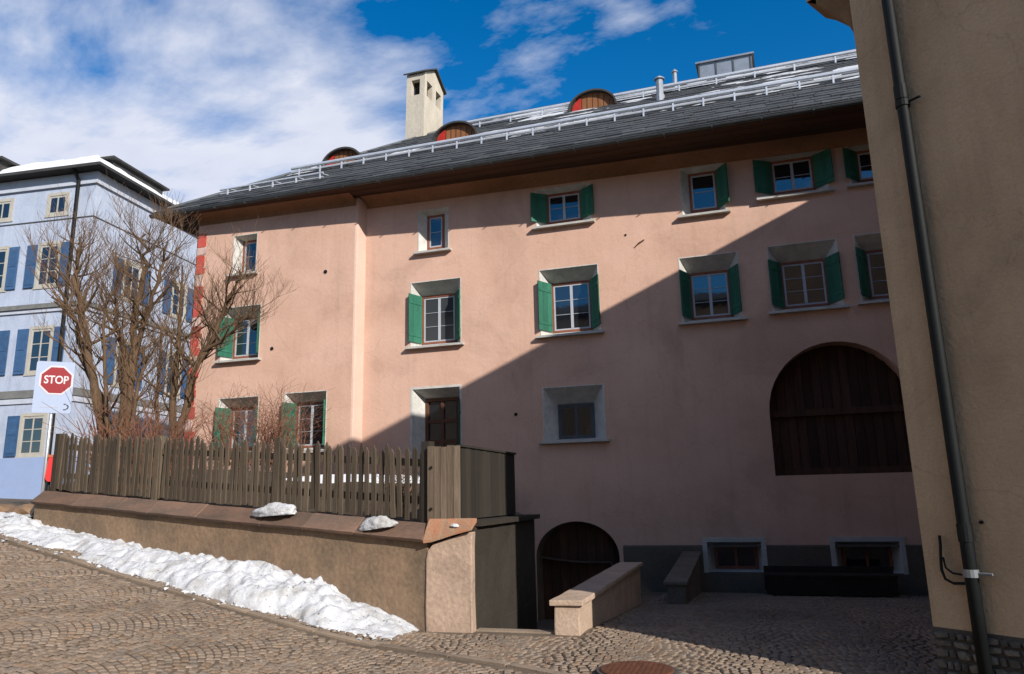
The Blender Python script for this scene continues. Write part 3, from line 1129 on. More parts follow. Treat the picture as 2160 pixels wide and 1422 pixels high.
# top part with openings: corner and mullion piers
pier = .20
for (a, b, c, d) in ((cx0, cx0 + pier, cy0, cy0 + pier), (cx1 - pier, cx1, cy0, cy0 + pier), (cx0, cx0 + pier, cy1 - pier, cy1), (cx1 - pier, cx1, cy1 - pier, cy1),
                     (cx1 - pier, cx1, (cy0 + cy1) / 2 - .16, (cy0 + cy1) / 2 + .16), (cx0, cx0 + pier, (cy0 + cy1) / 2 - .16, (cy0 + cy1) / 2 + .16)):
    mb.box(a, b, c, d, 16.1, 16.72)
mb.box(cx0, cx1, cy0, cy1, 16.72, zt)
ch = obj('chimney', mb, M_chim, roof)
mb = MB()
mb.box(cx0 + .21, cx1 - .21, cy0 + .21, cy1 - .21, 16.05, 16.73)
obj('flue', mb, M_dark, ch)
mb = MB()
ym = (cy0 + cy1) / 2
for (ya, yb) in ((cy0 - .10, ym), (cy1 + .10, ym)):
    za, zb = zt - .04, zt + .52
    mb.add([(cx0 - .1, ya, za), (cx1 + .1, ya, za), (cx1 + .1, yb, zb), (cx0 - .1, yb, zb),
            (cx0 - .1, ya, za + .06), (cx1 + .1, ya, za + .06), (cx1 + .1, yb, zb + .06), (cx0 - .1, yb, zb + .06)],
           ((0, 3, 2, 1), (4, 5, 6, 7), (0, 1, 5, 4), (1, 2, 6, 5), (2, 3, 7, 6), (3, 0, 4, 7)))
obj('chimney_roof', mb, M_droof, ch)
mb = MB()
mb.prism([(cy0, zt), (cy1, zt), (ym, zt + .48)], cx0 + .01, cx1 - .01, 'x')
obj('gable', mb, M_chim, ch)

# vent pipes and the metal box on the ridge
for (x, y, h, r) in ((-1.95, 21.3, .72, .11), (-1.68, 23.2, .62, .07)):
    z = on_roof(y)
    mb = MB()
    mb.tube([(x, y, z - .1), (x, y, z + h)], r, 10)
    mb.tube([(x, y, z + h), (x, y, z + h + .03), (x, y, z + h + .12)], [r * 1.5, r * 1.5, r * .5], 10)
    mb.tube([(x, y, z - .05), (x, y, z + .18)], r * 1.3, 10)
    obj('vent_pipe', mb, mat('dull_zinc_pipe', (0.33, 0.35, 0.38), 0.5, 0.25, 4, 30, 0.0, metallic=0.4), roof)
mb = MB()
mb.box(-.95, .80, 23.8, 24.9, 15.2, 15.92)
mb.box(-1.03, .88, 23.72, 24.98, 15.92, 15.98)
bx_ = obj('vent_box', mb, mat('zinc_box', (0.30, 0.33, 0.37), 0.5, 0.2, 3, 30, 0.05, metallic=0.5), roof)
for k in range(4):
    mb = MB()
    x = -.92 + k * .56
    mb.box(x - .025, x + .025, 23.775, 23.81, 15.3, 15.9)
    obj('rib', mb, M_gutter, bx_)

# snow left on the roof
def snow_patch(name, parent, x0, x1, y0, y1, zf, h, seed, m=None, nx=18, ny=8, **kw):
    mb = MB()
    for i in range(nx + 1):
        for j in range(ny + 1):
            u, v = i / nx, j / ny
            x, y = x0 + (x1 - x0) * u, y0 + (y1 - y0) * v
            e = (1 - (2 * u - 1) ** 2) ** .6 * (1 - (2 * v - 1) ** 2) ** .6 if 0 < u < 1 and 0 < v < 1 else 0
            nz = mnoise.noise((x * 2.3 + seed, y * 2.3, seed)) * .5 + mnoise.noise((x * 7 + seed, y * 7, seed)) * .3
            w = .18 * (x1 - x0) * mnoise.noise((v * 3 + seed, 7, u)) * (abs(2 * u - 1))
            w2 = .25 * (y1 - y0) * mnoise.noise((u * 4 + seed, 3, v)) * (abs(2 * v - 1))
            mb.v.append((x + w, y + w2, zf(x + w, y + w2) + (h * e * (1 + nz) if e > 0 else -.03)))
    for i in range(nx):
        for j in range(ny):
            a = i * (ny + 1) + j
            mb.f.append((a, a + ny + 1, a + ny + 2, a + 1))
    return obj(name, mb, m or M_snow, parent, smooth=True, **kw)


rf = lambda x, y: on_roof(y, .05)
for k, (a, b, c, d) in enumerate(((-6.9, -4.9, 21.6, 23.2), (-14.2, -12.6, 18.9, 20.0), (-.6, 2.0, 22.6, 23.6), (-3.1, -2.0, 22.3, 23.6), (-8.6, -5.2, 22.9, 23.9),
                                  (-11.0, -9.3, 19.2, 20.2), (2.4, 4.6, 20.0, 21.2), (-6.2, -3.4, 20.1, 20.9), (-1.2, 2.6, 20.2, 20.9), (-2.2, 0.2, 22.5, 23.2), (3.0, 6.5, 22.5, 23.2), (-7.2, -4.6, 19.7, 20.3), (.8, 3.4, 19.75, 20.4))):
    snow_patch('roof_snow', roof, a, b, c, d, rf, .05, k * 3.7, m=M_dirtysnow)
qr = random.Random(77)
for k in range(70):
    yy = qr.choice((19.1, 19.5, 20.1, 20.6, 21.2, 21.7, 22.5, 22.9, 23.3)) + qr.uniform(-.1, .1)
    xx = qr.uniform(-10.5 + (yy - 19.7) * .7, 7.5)
    snow_patch('roof_snow', roof, xx, xx + qr.uniform(.5, 2.4), yy, yy + qr.uniform(.22, .5), rf, .04, 50 + k * 2.3, m=M_dirtysnow, nx=10, ny=5)

XF = None
# small wall marks: vent holes and an iron stay
for (x, z, y, r) in ((-11.08, 7.95, DL, .06), (-12.75, 5.85, DL, .055), (-5.6, 3.62, D, .045), (-2.55, 8.05, D, .03)):
    mb = MB()
    mb.tube([(x, y - .012, z), (x, y + .02, z)], [r, r], 10)
    obj('wall_vent', mb, M_dark, pink)
mb = MB()
mb.tube([(-2.32, D - .02, 7.70), (-2.22, D - .05, 7.78), (-2.08, D - .02, 7.86)], .016, 5)
obj('iron_stay', mb, M_rust, pink)

# ------------------------------------------------------------------ tan house (right foreground)
tan = thing('tan_house', (P_TAN.x, P_TAN.y, 0), 'tan plastered house corner with a dark drainpipe filling the right edge', 'house')
TN = Vector((-TF.y, TF.x, 0)) * -1.0      # outward normal of the front face (towards the camera)
SN = Vector((-TS.y, TS.x, 0))             # outward normal of the hidden left side
H_T = 10.92
c0 = P_TAN
c1 = P_TAN + TF * 3.2
c4 = c1 + Vector((9.0, 0.6, 0))
c2 = P_TAN + TS * 12
c3 = c2 + Vector((6.0, -1.0, 0))
RINGC = (c0, c1, c4, c3, c2)
mb = MB()
ZP = 0.47
def up(v, z):
    return (v.x, v.y, z)
for a, b in zip(RINGC, RINGC[1:] + RINGC[:1]):
    mb.quad(up(a, ZP), up(b, ZP), up(b, H_T), up(a, H_T))
mb.add([up(c, H_T) for c in RINGC], [(0, 1, 2, 3, 4)])
obj('wall', mb, M_tan, tan)
mb = MB()
for a, b in zip(RINGC, RINGC[1:] + RINGC[:1]):
    ins = 0.03
    mb.quad(up(a, -1.2), up(b, -1.2), up(b, ZP), up(a, ZP))
pl_ = obj('plinth', mb, M_mortar, tan)
# rubble stones of the plinth (front face)
q = random.Random(21)
st_me = []
for v in range(6):
    bm = bmesh.new()
    bmesh.ops.create_icosphere(bm, subdivisions=1, radius=0.5)
    for vv in bm.verts:
        vv.co = Vector((max(-.42, min(.42, vv.co.x * 1.15)), vv.co.y * .8, max(-.42, min(.42, vv.co.z * 1.15)))) * q.uniform(.92, 1.08)
    me = bpy.data.meshes.new('stone')
    bm.to_mesh(me)
    bm.free()
    me.materials.append(M_rubble)
    st_me.append(me)
z = -0.25
while z < ZP - .04:
    h = q.uniform(.05, .10)
    k = 0.0
    while k < 2.4:
        wd = q.uniform(.05, .15)
        p = c0 + TF * (k + wd / 2) + TN * 0.005
        M = Matrix.Translation((p.x, p.y, z + h / 2)) @ Matrix.Rotation(atan2(TF.y, TF.x), 4, 'Z') @ \
            Matrix.Rotation(q.uniform(-.12, .12), 4, 'Y') @ Matrix.Diagonal((wd * 1.02, .07, h * 1.05, 1))
        put('stone', st_me[q.randrange(6)], pl_, M)
        k += wd
    z += h
# roof
mb = MB()
ctr = (c0 + c1 + c2 + c3 + c4) / 5
ov = [c + (c - ctr).normalized() * 0.06 for c in RINGC]
mb.add([up(v, H_T) for v in ov] + [up(v, H_T + .12) for v in ov] + [up(ctr, H_T + 1.1)],
       [(4, 3, 2, 1, 0)] + [(i, (i + 1) % 5, 5 + (i + 1) % 5, 5 + i) for i in range(5)] + [(5 + i, 5 + (i + 1) % 5, 10) for i in range(5)])
obj('roof', mb, M_droof, tan)
# oriel on a curved corbel, on the side turned to the courtyard
prof = [(0.0, 5.88), (.015, 5.98), (.05, 6.08), (.10, 6.18), (.17, 6.28), (.25, 6.38), (.34, 6.48), (.44, 6.56)]
mb = MB()
s0, s1 = 0.03, 0.45
for (a, za), (b, zb) in zip(prof, prof[1:]):
    pa0, pb0 = c0 + TS * s0 + SN * a, c0 + TS * s0 + SN * b
    pa1, pb1 = c0 + TS * s1 + SN * a, c0 + TS * s1 + SN * b
    mb.quad(up(pa0, za), up(pb0, zb), up(pb1, zb), up(pa1, za))
    mb.quad(up(pa0, za), up(pb0, zb), up(pb0, 6.56), up(pa0, 6.56)) if zb < 6.55 else None
    mb.quad(up(pa1, za), up(pb1, zb), up(pb1, 6.56), up(pa1, 6.56)) if zb < 6.55 else None
orl = obj('oriel', mb, M_tanbrown, tan)
mb = MB()
a0, a1 = c0 + TS * s0, c0 + TS * s1
b0, b1 = a0 + SN * .44, a1 + SN * .44
for (p, r) in ((a0, b0), (b0, b1), (b1, a1)):
    mb.quad(up(p, 6.56), up(r, 6.56), up(r, 8.6), up(p, 8.6))
mb.quad(up(a0, 8.6), up(b0, 8.6), up(b1, 8.6), up(a1, 8.6))
obj('oriel_wall', mb, M_tan, orl)
# drainpipe
pk = c0 + TF * 0.39 + TN * 0.058
mb = MB()
mb.tube([up(pk, -0.2), up(pk, 1.18), up(pk, 5.05), up(pk, 10.4)], .050, 14)
dp = obj('drainpipe', mb, M_pipe, tan, smooth=True)
for z in (0.92, 4.98, 8.0):
    mb = MB()
    mb.tube([up(pk, z - .03), up(pk, z + .03)], .060, 14)
    mb.tube([up(pk, z), up(pk - TN * .12, z)], .014, 6)
    mb.tube([up(pk + TF * .05, z), up(pk + TF * .16, z)], .012, 6)
    obj('pipe_clip', mb, mat('dull_clip', (0.22, 0.23, 0.24), 0.5, 0.2, 5, 40, 0, metallic=.3) if z < 1 else M_pipe, dp)
for z in (1.16, 5.02):
    mb = MB()
    mb.tube([up(pk, z), up(pk, z + .14)], .057, 14)
    obj('pipe_socket', mb, M_pipe, dp)
# bent wire hook and hose end beside the pipe foot
def tp(k, z, n=.03):
    return up(c0 + TF * k + TN * n, z)
mb = MB()
mb.tube([tp(.17, 1.20), tp(.172, 1.12, .04), tp(.165, 1.02, .05), tp(.16, .93, .05), tp(.18, .86, .05), tp(.24, .83, .05), tp(.36, .84, .05)], .012, 6)
mb.tube([tp(.185, 1.03, .05), tp(.20, .95, .06), tp(.25, .91, .06), tp(.36, .90, .06)], .009, 6)
obj('hose_hook', mb, M_pipe, tan)
mb = MB()
mb.tube([tp(.50, 1.31, -.01), tp(.50, 1.31, .02)], .014, 8)
obj('wall_plug', mb, M_dark, tan)

# ------------------------------------------------------------------ garden wall, pillar, fences
WDIR = Vector((-9.2, 1.96, 0)).normalized()     # along the wall, from the corner to the left
WN = Vector((WDIR.y, -WDIR.x, 0)) * 1.0         # candidate normal
if WN.y > 0:
    WN = -WN
W0 = Vector((-4.0, 9.0, 0))
WLEN = 9.1


def wtop(k):          # back top of coping along the wall
    return 1.28 + (1.90 - 1.28) * k / WLEN


def wp(k, off, z):
    p = W0 + WDIR * k + WN * off
    return (p.x, p.y, z)


gw = thing('garden_wall', (-8.5, 9.95, 0.6), 'brown plastered roadside garden wall with a sloping plank coping under the picket fence', 'wall')
mb = MB()
n = 24
for i in range(n):
    k0, k1 = WLEN * i / n, WLEN * (i + 1) / n
    z00, z01 = zg(*wp(k0, .05, 0)[:2]) - .4, zg(*wp(k1, .05, 0)[:2]) - .4
    mb.quad(wp(k0, .05, z00), wp(k1, .05, z01), wp(k1, .05, wtop(k1) - .13), wp(k0, .05, wtop(k0) - .13))
    mb.quad(wp(k0, .05, wtop(k0) - .13), wp(k1, .05, wtop(k1) - .13), wp(k1, -.25, wtop(k1) - .06), wp(k0, -.25, wtop(k0) - .06))
    mb.quad(wp(k0, -.25, z00), wp(k1, -.25, z01), wp(k1, -.25, wtop(k1) - .06), wp(k0, -.25, wtop(k0) - .06))
mb.quad(wp(WLEN, .05, .3), wp(WLEN, -.25, .3), wp(WLEN, -.25, wtop(WLEN) - .06), wp(WLEN, .05, wtop(WLEN) - .13))
mb.quad(wp(0, .05, -.3), wp(0, -.25, -.3), wp(0, -.25, wtop(0) - .06), wp(0, .05, wtop(0) - .13))
obj('wall', mb, M_wallp, gw)
q = random.Random(9)
k = 0.0
while k < WLEN - .05:
    L = q.uniform(.85, 1.5)
    k1 = min(k + L, WLEN + .05)
    a, b = k + .006, k1 - .006
    dz = q.uniform(-.008, .008)
    mb = MB()
    lo, hi = -.36, 0.0
    vs_ = []
    for kk in (a, b):
        t = wtop(kk) + dz
        vs_ += [wp(kk, -.08, t - .01), wp(kk, .15, t - .20), wp(kk, .125, t - .24), wp(kk, -.11, t - .05)]
    mb.add(vs_, [(0, 1, 2, 3), (7, 6, 5, 4), (0, 4, 5, 1), (1, 5, 6, 2), (2, 6, 7, 3), (3, 7, 4, 0)])
    obj('coping_plank', mb, M_coping, gw, bevel=.006, rough=.010)
    k = k1
# side wall to the right, running back, shade painted in by its dark colour
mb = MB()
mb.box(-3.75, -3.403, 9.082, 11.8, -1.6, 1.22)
obj('side_wall', mb, M_shadewall, gw, bevel=.02, rough=.012)
mb = MB()
mb.add([(-3.4, 11.8, -1.6), (-5.9, 18.0, -1.6), (-5.9, 18.0, 1.3), (-3.4, 11.8, 1.22), (-3.75, 11.8, -1.6), (-6.2, 18, -1.6), (-6.2, 18, 1.3), (-3.75, 11.8, 1.22)],
       [(0, 1, 2, 3), (7, 6, 5, 4), (3, 2, 6, 7), (0, 3, 7, 4), (0, 4, 5, 1)])
obj('rear_wall', mb, M_shade, gw)
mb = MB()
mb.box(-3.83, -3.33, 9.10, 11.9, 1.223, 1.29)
obj('side_coping', mb, M_shadewall, gw)

gp = thing('gate_pillar', (-3.7, 9.2, 0), 'short sunlit pink plastered corner pillar with a rounded shoulder and terracotta cap', 'pillar')
mb = MB()
poly = [(-4.02, -.3), (-3.40, -.3), (-3.40, 1.17), (-3.52, 1.14), (-3.66, 1.09), (-3.80, 1.06), (-3.93, 1.02), (-4.00, .94), (-4.02, .84)]
mb.prism(poly, 8.93, 9.08, 'y')
obj('body', mb, M_pillar, gp, bevel=.02, rough=.012)
mb = MB()
vs_ = []
for (x, z) in ((-4.03, 1.035), (-3.92, 1.05), (-3.79, 1.08), (-3.62, 1.13), (-3.37, 1.195)):
    vs_ += [(x, 8.86, z - .005), (x, 9.052, 1.28), (x, 9.052, 1.33), (x, 8.86, z + .035)]
fs = []
for i in range(4):
    a = i * 4
    for j in range(4):
        fs.append((a + j, a + (j + 1) % 4, a + 4 + (j + 1) % 4, a + 4 + j))
fs += [(0, 1, 2, 3), (19, 18, 17, 16)]
mb.add(vs_, fs)
obj('cap', mb, M_terra, gp, bevel=.008, rough=.01)

# picket fence
pf = thing('picket_fence', (-8.5, 9.9, 1.6), 'weathered brown picket fence with pointed slats on the garden wall', 'fence')
mb = MB()
mb.add([(-.5, -.5, 0), (.5, -.5, 0), (.5, .5, 0), (-.5, .5, 0), (-.5, -.5, .93), (.5, -.5, .93), (.5, .5, .93), (-.5, .5, .93), (0, -.5, 1), (0, .5, 1)],
       [(0, 3, 2, 1), (0, 1, 5, 8, 4), (2, 3, 7, 9, 6), (1, 2, 6, 5), (3, 0, 4, 7), (4, 8, 9, 7), (5, 6, 9, 8)])
pk_me = mb.mesh('picket', M_picket)
ang = atan2(WDIR.y, WDIR.x)
k = 0.22
F_OFF = -0.13


def ftop(k):
    return 2.26 + (2.97 - 2.26) * k / WLEN


while k < 8.85:
    p = W0 + WDIR * k + WN * F_OFF
    zb = wtop(k) + .015
    zt_ = ftop(k) + q.uniform(-.05, .04)
    M = Matrix.Translation((p.x, p.y, zb + q.uniform(-.02, .02))) @ Matrix.Rotation(ang, 4, 'Z') @ Matrix.Rotation(q.uniform(-.025, .025), 4, 'Y') @ \
        Matrix.Rotation(q.uniform(-.03, .03), 4, 'X') @ Matrix.Diagonal((q.uniform(.062, .082), .024, zt_ - zb, 1))
    put('picket', pk_me, pf, M)
    k += q.uniform(.104, .126)
for (fz) in (.22, .72):
    mb = MB()
    vs_ = []
    for kk in (0.1, 8.95):
        z = wtop(kk) + (ftop(kk) - wtop(kk)) * fz
        vs_ += [wp(kk, F_OFF - .02, z), wp(kk, F_OFF - .075, z), wp(kk, F_OFF - .075, z + .10), wp(kk, F_OFF - .02, z + .10)]
    mb.add(vs_, [(0, 1, 2, 3), (7, 6, 5, 4), (0, 4, 5, 1), (1, 5, 6, 2), (2, 6, 7, 3), (3, 7, 4, 0)])
    obj('rail', mb, M_picket, pf)
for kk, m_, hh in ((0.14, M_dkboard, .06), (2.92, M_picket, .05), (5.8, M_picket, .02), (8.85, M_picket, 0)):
    mb = MB()
    z0, z1 = wtop(kk) - .1, ftop(kk) + hh
    vs_ = []
    for off in (F_OFF + .04, F_OFF - .09):
        for dk in (-.06, .06):
            vs_ += [wp(kk + dk, off, z0), wp(kk + dk, off, z1)]
    mb.add(vs_, [(0, 1, 3, 2), (4, 6, 7, 5), (0, 4, 5, 1), (2, 3, 7, 6), (1, 5, 7, 3), (0, 2, 6, 4)])
    obj('post', mb, m_, pf)

# board screen at the corner: sunlit front, side boards painted dark as shade
bf = thing('board_screen', (-3.8, 9.3, 1.3), 'corner screen of upright wooden boards, sunlit front and side coloured dark as shade', 'fence')
nb = 5
for k in range(nb):
    mb = MB()
    a, b = -4.06 + .46 * k / nb, -4.06 + .46 * (k + 1) / nb
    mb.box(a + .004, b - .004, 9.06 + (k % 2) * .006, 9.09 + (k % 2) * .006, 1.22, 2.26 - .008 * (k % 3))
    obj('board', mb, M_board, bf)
for z in (1.45, 1.98):
    mb = MB()
    mb.tube([(-4.0, 9.055, z), (-4.0, 9.04, z)], .02, 8)
    obj('bolt', mb, M_dark, bf)
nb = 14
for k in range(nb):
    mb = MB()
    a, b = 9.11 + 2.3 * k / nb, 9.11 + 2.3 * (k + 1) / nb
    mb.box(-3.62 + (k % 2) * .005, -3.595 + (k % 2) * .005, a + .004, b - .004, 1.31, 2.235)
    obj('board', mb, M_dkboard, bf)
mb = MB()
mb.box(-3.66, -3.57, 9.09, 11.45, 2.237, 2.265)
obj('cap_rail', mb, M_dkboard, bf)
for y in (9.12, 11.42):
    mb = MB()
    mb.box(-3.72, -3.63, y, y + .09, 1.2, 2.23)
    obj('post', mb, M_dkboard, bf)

# garden ground behind the fence
def zgard(x, y):
    k = max(0, min(WLEN, (-4.0 - x) / 9.2 * 9.4))
    base = wtop(k) - .12
    t = max(0, min(1, (y - wall_y(x) - .2) / 3.5))
    return base + .62 * t * t * (3 - 2 * t)


mb = MB()
nx, ny = 26, 16
for i in range(nx + 1):
    u = i / nx
    xf = -3.76 + (-12.95 + 3.76) * u
    xb = -6.15 + (-15.6 + 6.15) * u
    for j in range(ny + 1):
        v = j / ny
        ya = max(wall_y(xf) + .24, 9.3)
        yb = 18.05 if xb > -10.1 else 17.7
        if u < .02 and v < .4:
            x = -3.76
            y = 9.3 + (11.8 - 9.3) * v / .4
        else:
            x, y = xf + (xb - xf) * v, ya + (yb - ya) * v
        mb.v.append((x, y, zgard(x, y) + .04 * mnoise.noise((x * 2, y * 2, 0))))
for i in range(nx):
    for j in range(ny):
        a = i * (ny + 1) + j
        mb.f.append((a, a + ny + 1, a + ny + 2, a + 1))
obj('garden_soil', mb, M_soil, smooth=True, kind='structure')
mb = MB()
mb.quad((-12.95, 11.15, 0), (-15.6, 17.7, 0), (-15.6, 17.7, 2.9), (-12.95, 11.15, 1.95))
obj('garden_end_bank', mb, M_soil, kind='structure')
snow_patch('garden_snow', None, -8.6, -5.0, 12.5, 13.2, lambda x, y: zgard(x, y), .09, 4.4, nx=40, ny=16, kind='stuff',
           label='sunlit snow lying in the garden behind the picket fence', cat='snow')

# low sandstone wall on the right of the stairs
lw = thing('low_wall', (-2.2, 9.1, 0), 'low sandstone wall right of the cellar stairs with its near end in sun', 'wall')
mb = MB()
mb.box(-2.38, -2.07, 9.0, 14.0, -1.7, .30)
obj('body', mb, M_lowwall, lw, bevel=.018, rough=.012)
yy = 8.96
while yy < 14.0:
    L = q.uniform(.7, 1.1)
    mb = MB()
    mb.box(-2.43, -2.02, yy, min(yy + L, 14.05) - .008, .303, .365)
    obj('cap_stone', mb, M_lowwall, lw, bevel=.012, rough=.008)
    yy += L
# second low wall, deep in the shade near the house
ss = thing('stair_parapet', (-1.45, 15.8, -.5), 'second low wall behind the ramp wall, wholly in the shade', 'wall')
mb = MB()
mb.prism([(13.9, -1.0), (17.96, -1.0), (17.96, .20), (13.9, -.02)], -1.60, -1.28, 'x')
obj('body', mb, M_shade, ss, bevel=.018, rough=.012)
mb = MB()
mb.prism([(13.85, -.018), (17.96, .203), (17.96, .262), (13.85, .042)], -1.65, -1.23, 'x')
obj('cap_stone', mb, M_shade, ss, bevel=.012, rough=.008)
# bench
be = thing('bench', (1.35, 17.3, -.6), 'long blackened timber bench under the cellar windows in the shade', 'bench')
zb_ = zg(1.3, 17.3)
for x in (.25, 1.35, 2.45):
    mb = MB()
    mb.box(x - .05, x + .05, 17.05, 17.5, zb_ - .02, zb_ + .38)
    obj('leg', mb, M_benchw, be)
for k in range(3):
    mb = MB()
    mb.box(.08, 2.62, 17.0 + k * .17, 17.16 + k * .17, zb_ + .382, zb_ + .43)
    obj('seat_plank', mb, M_benchw, be)
for k in range(3):
    mb = MB()
    mb.box(.08, 2.62, 17.52, 17.56, zb_ + .06 + k * .17, zb_ + .215 + k * .17)
    obj('back_plank', mb, M_benchw, be)
mb = MB()
mb.box(.10, 2.60, 17.02, 17.045, zb_ + .03, zb_ + .378)
obj('front_board', mb, M_benchw, be)

# ------------------------------------------------------------------ snow along the road
HS = [(-17, .12), (-13.6, .17), (-11.5, .13), (-10, .17), (-8.6, .24), (-7.4, .34), (-6.6, .38), (-5.8, .33), (-5.0, .20), (-4.5, .10), (-4.12, .01)]
mb = MB()
nx, ny = 420, 34
for i in range(nx + 1):
    x = -17 + (17 - 4.12) * i / nx
    hx = poly_at(HS, x)
    ya = poly_at(KERB, x) + .16 + .10 * mnoise.noise((x * 1.3, 0, 5)) + .05 * mnoise.noise((x * 5, 0, 1)) + max(0, (x + 6.0)) * .10
    yb = wall_y(x) - .02 if x > -13.2 else 11.6
    for j in range(ny + 1):
        v = j / ny
        y = ya + (yb - ya) * v
        prof = min(1, v * 2.2) ** .55 * (1 - .35 * max(0, (v - .6)))
        nz = .5 * mnoise.noise((x * 2.4, y * 2.4, 1)) + .38 * mnoise.noise((x * 6.5, y * 6.5, 2)) + .24 * abs(mnoise.noise((x * 11, y * 11, 3))) + .10 * mnoise.noise((x * 24, y * 24, 4))
        hole = max(0, mnoise.noise((x * 1.1 + 3, y * 2.2, 9)) - .12) * (1.3 if x < -8.5 else 0.2) * (1 - v) * 1.3
        z = zg(x, y) - .035 + hx * prof * (1 + .45 * nz) + .075 * nz * (1 if 0 < j else 0) - hole * .35
        if j == 0:
            z = zg(x, y) - .05
        mb.v.append((x, y, z))
for i in range(nx):
    for j in range(ny):
        a = i * (ny + 1) + j
        mb.f.append((a, a + ny + 1, a + ny + 2, a + 1))
sb = obj('snow_bank', mb, M_dirtysnow, smooth=True, label='long lumpy bank of dirty snow between the road and the garden wall', cat='snow')


# grit on the bank and crumbs of snow along its foot
qs = random.Random(41)
mbg, mbk = MB(), MB()
NYB = 35
for k in range(520):
    i_, j_ = qs.randrange(60, 420), int(34 * qs.random() ** 1.6)
    v0 = Vector(mb.v[i_ * NYB + j_])
    s_ = qs.uniform(.006, .017)
    pts_ = [v0 + Vector((qs.uniform(-1, 1), qs.uniform(-1, 1), qs.uniform(-.3, 1))).normalized() * s_ for _ in range(4)]
    mbg.add([tuple(p) for p in pts_], [(0, 1, 2), (0, 2, 3), (0, 3, 1), (1, 3, 2)])
for k in range(170):
    i_ = qs.randrange(50, 419)
    v0 = Vector(mb.v[i_ * NYB]) + Vector((qs.uniform(-.05, .05), -abs(qs.gauss(0, .09)), 0))
    v0.z = zg(v0.x, v0.y)
    s_ = qs.uniform(.012, .045)
    pts_ = [v0 + Vector((qs.uniform(-1, 1), qs.uniform(-1, 1), qs.uniform(-.4, .8))).normalized() * s_ for _ in range(6)]
    mbk.add([tuple(p) for p in pts_], [(0, 1, 2), (0, 2, 3), (0, 3, 4), (0, 4, 1), (5, 2, 1), (5, 3, 2), (5, 4, 3), (5, 1, 4)])
obj('grit', mbg, M_joint, sb, kind='stuff')
obj('snow_crumbs', mbk, M_dirtysnow, sb, kind='stuff')


def snow_lump(c, r, seed, label, group=None, tilt=0.0):
    bm = bmesh.new()
    bmesh.ops.create_icosphere(bm, subdivisions=4, radius=1.0)
    for v in bm.verts:
        d = v.co.copy()
        n = 1 + .22 * mnoise.noise(d * 1.6 + Vector((seed, 0, 0))) + .14 * mnoise.noise(d * 4.5 + Vector((0, seed, 0))) + .07 * mnoise.noise(d * 11)
        v.co = d * n
        if v.co.z < -.35:
            v.co.z = -.35
    me = bpy.data.meshes.new('snow_lump')
    bm.to_mesh(me)
    bm.free()
    me.materials.append(M_dirtysnow)
    for p in me.polygons:
        p.use_smooth = True
    M = Matrix.Translation(c) @ Matrix.Rotation(ang, 4, 'Z') @ Matrix.Rotation(tilt, 4, 'Y') @ Matrix.Diagonal((*r, 1))
    return put('snow_lump', me, None, M, label, 'snow', group)


def on_wall(x, off, dz):
    k = (-4.0 - x) / 9.2 * 9.4
    p = W0 + WDIR * k + WN * off
    return (p.x, p.y, wtop(k) + dz)


snow_lump(on_wall(-6.70, .03, -.04), (.42, .14, .13), 1.0, 'long lump of old snow on the wall coping under the fence post', tilt=.05)
snow_lump(on_wall(-4.78, .07, -.09), (.27, .12, .12), 5.0, 'white snow lump low on the coping near the corner pillar', tilt=.12)
snow_lump((-3.62, 8.93, 1.235), (.06, .04, .03), 8.0, 'tiny scrap of snow on the terracotta pillar cap')

# ------------------------------------------------------------------ stop sign
SP = Vector((-13.0, 11.0, 0))
zs0 = zg(SP.x, SP.y)
face = atan2(-SP.y, -SP.x) + pi / 2       # local -Y faces the camera
ss_ = thing('stop_sign', (SP.x, SP.y, zs0), 'stop sign, red octagon on a white panel on a grey pole by the garden wall', 'sign', rz=0)
MS = Matrix.Translation(SP + Vector((.06, .0, 0))) @ Matrix.Rotation(face - 0.10, 4, 'Z')
mb = MB()
mb.tube([(0, .04, zs0 - .3), (0, .04, 4.2)], .032, 12)
put('pole', mb.mesh('pole', M_pole, True), ss_, MS)
pw, pz0, pz1 = .325, 3.37, 4.39
poly = []
rr = .04
for (cxx, czz, a0_) in ((pw - rr, pz0 + rr, -90), (pw - rr, pz1 - rr, 0), (-pw + rr, pz1 - rr, 90), (-pw + rr, pz0 + rr, 180)):
    for k in range(5):
        a = radians(a0_ + 90 * k / 4)
        poly.append((cxx + rr * cos(a), czz + rr * sin(a)))
mb = MB()
mb.prism(poly, -.006, .006, 'y')
pn = put('panel', mb.mesh('panel', M_signw), ss_, MS)
oc = (0.03, 4.02)
R8 = .275
def octo(r):
    return [(oc[0] + r * cos(radians(22.5 + 45 * k)), oc[1] + r * sin(radians(22.5 + 45 * k))) for k in range(8)]
mb = MB()
mb.prism(octo(R8 + .035), -.010, -.006, 'y')
put('border', mb.mesh('border', mat('white_sign_border', (0.55, 0.52, 0.54), 0.5, 0.05, 3, 20, 0)), pn, MS)
mb = MB()
mb.prism(octo(R8), -.015, -.0105, 'y')
put('octagon', mb.mesh('octagon', M_signr), pn, MS)
cu = bpy.data.curves.new('stop_lettering', 'FONT')
cu.body = 'STOP'
cu.size = .19
cu.align_x = 'CENTER'
cu.align_y = 'CENTER'
cu.offset = .004
cu.extrude = .002
tmp = bpy.data.objects.new('tmp', cu)
COL.objects.link(tmp)
dg = bpy.context.evaluated_depsgraph_get()
me = bpy.data.meshes.new_from_object(tmp.evaluated_get(dg))
bpy.data.objects.remove(tmp)
me.name = 'lettering'
me.materials.clear()
me.materials.append(mat('white_lettering', (0.60, 0.57, 0.58), 0.5, 0.05, 3, 20, 0))
put('lettering', me, pn, MS @ Matrix.Translation((oc[0], -.018, oc[1])) @ Matrix.Rotation(pi / 2, 4, 'X') @ Matrix.Diagonal((.92, 1.15, 1, 1)))
mb = MB()
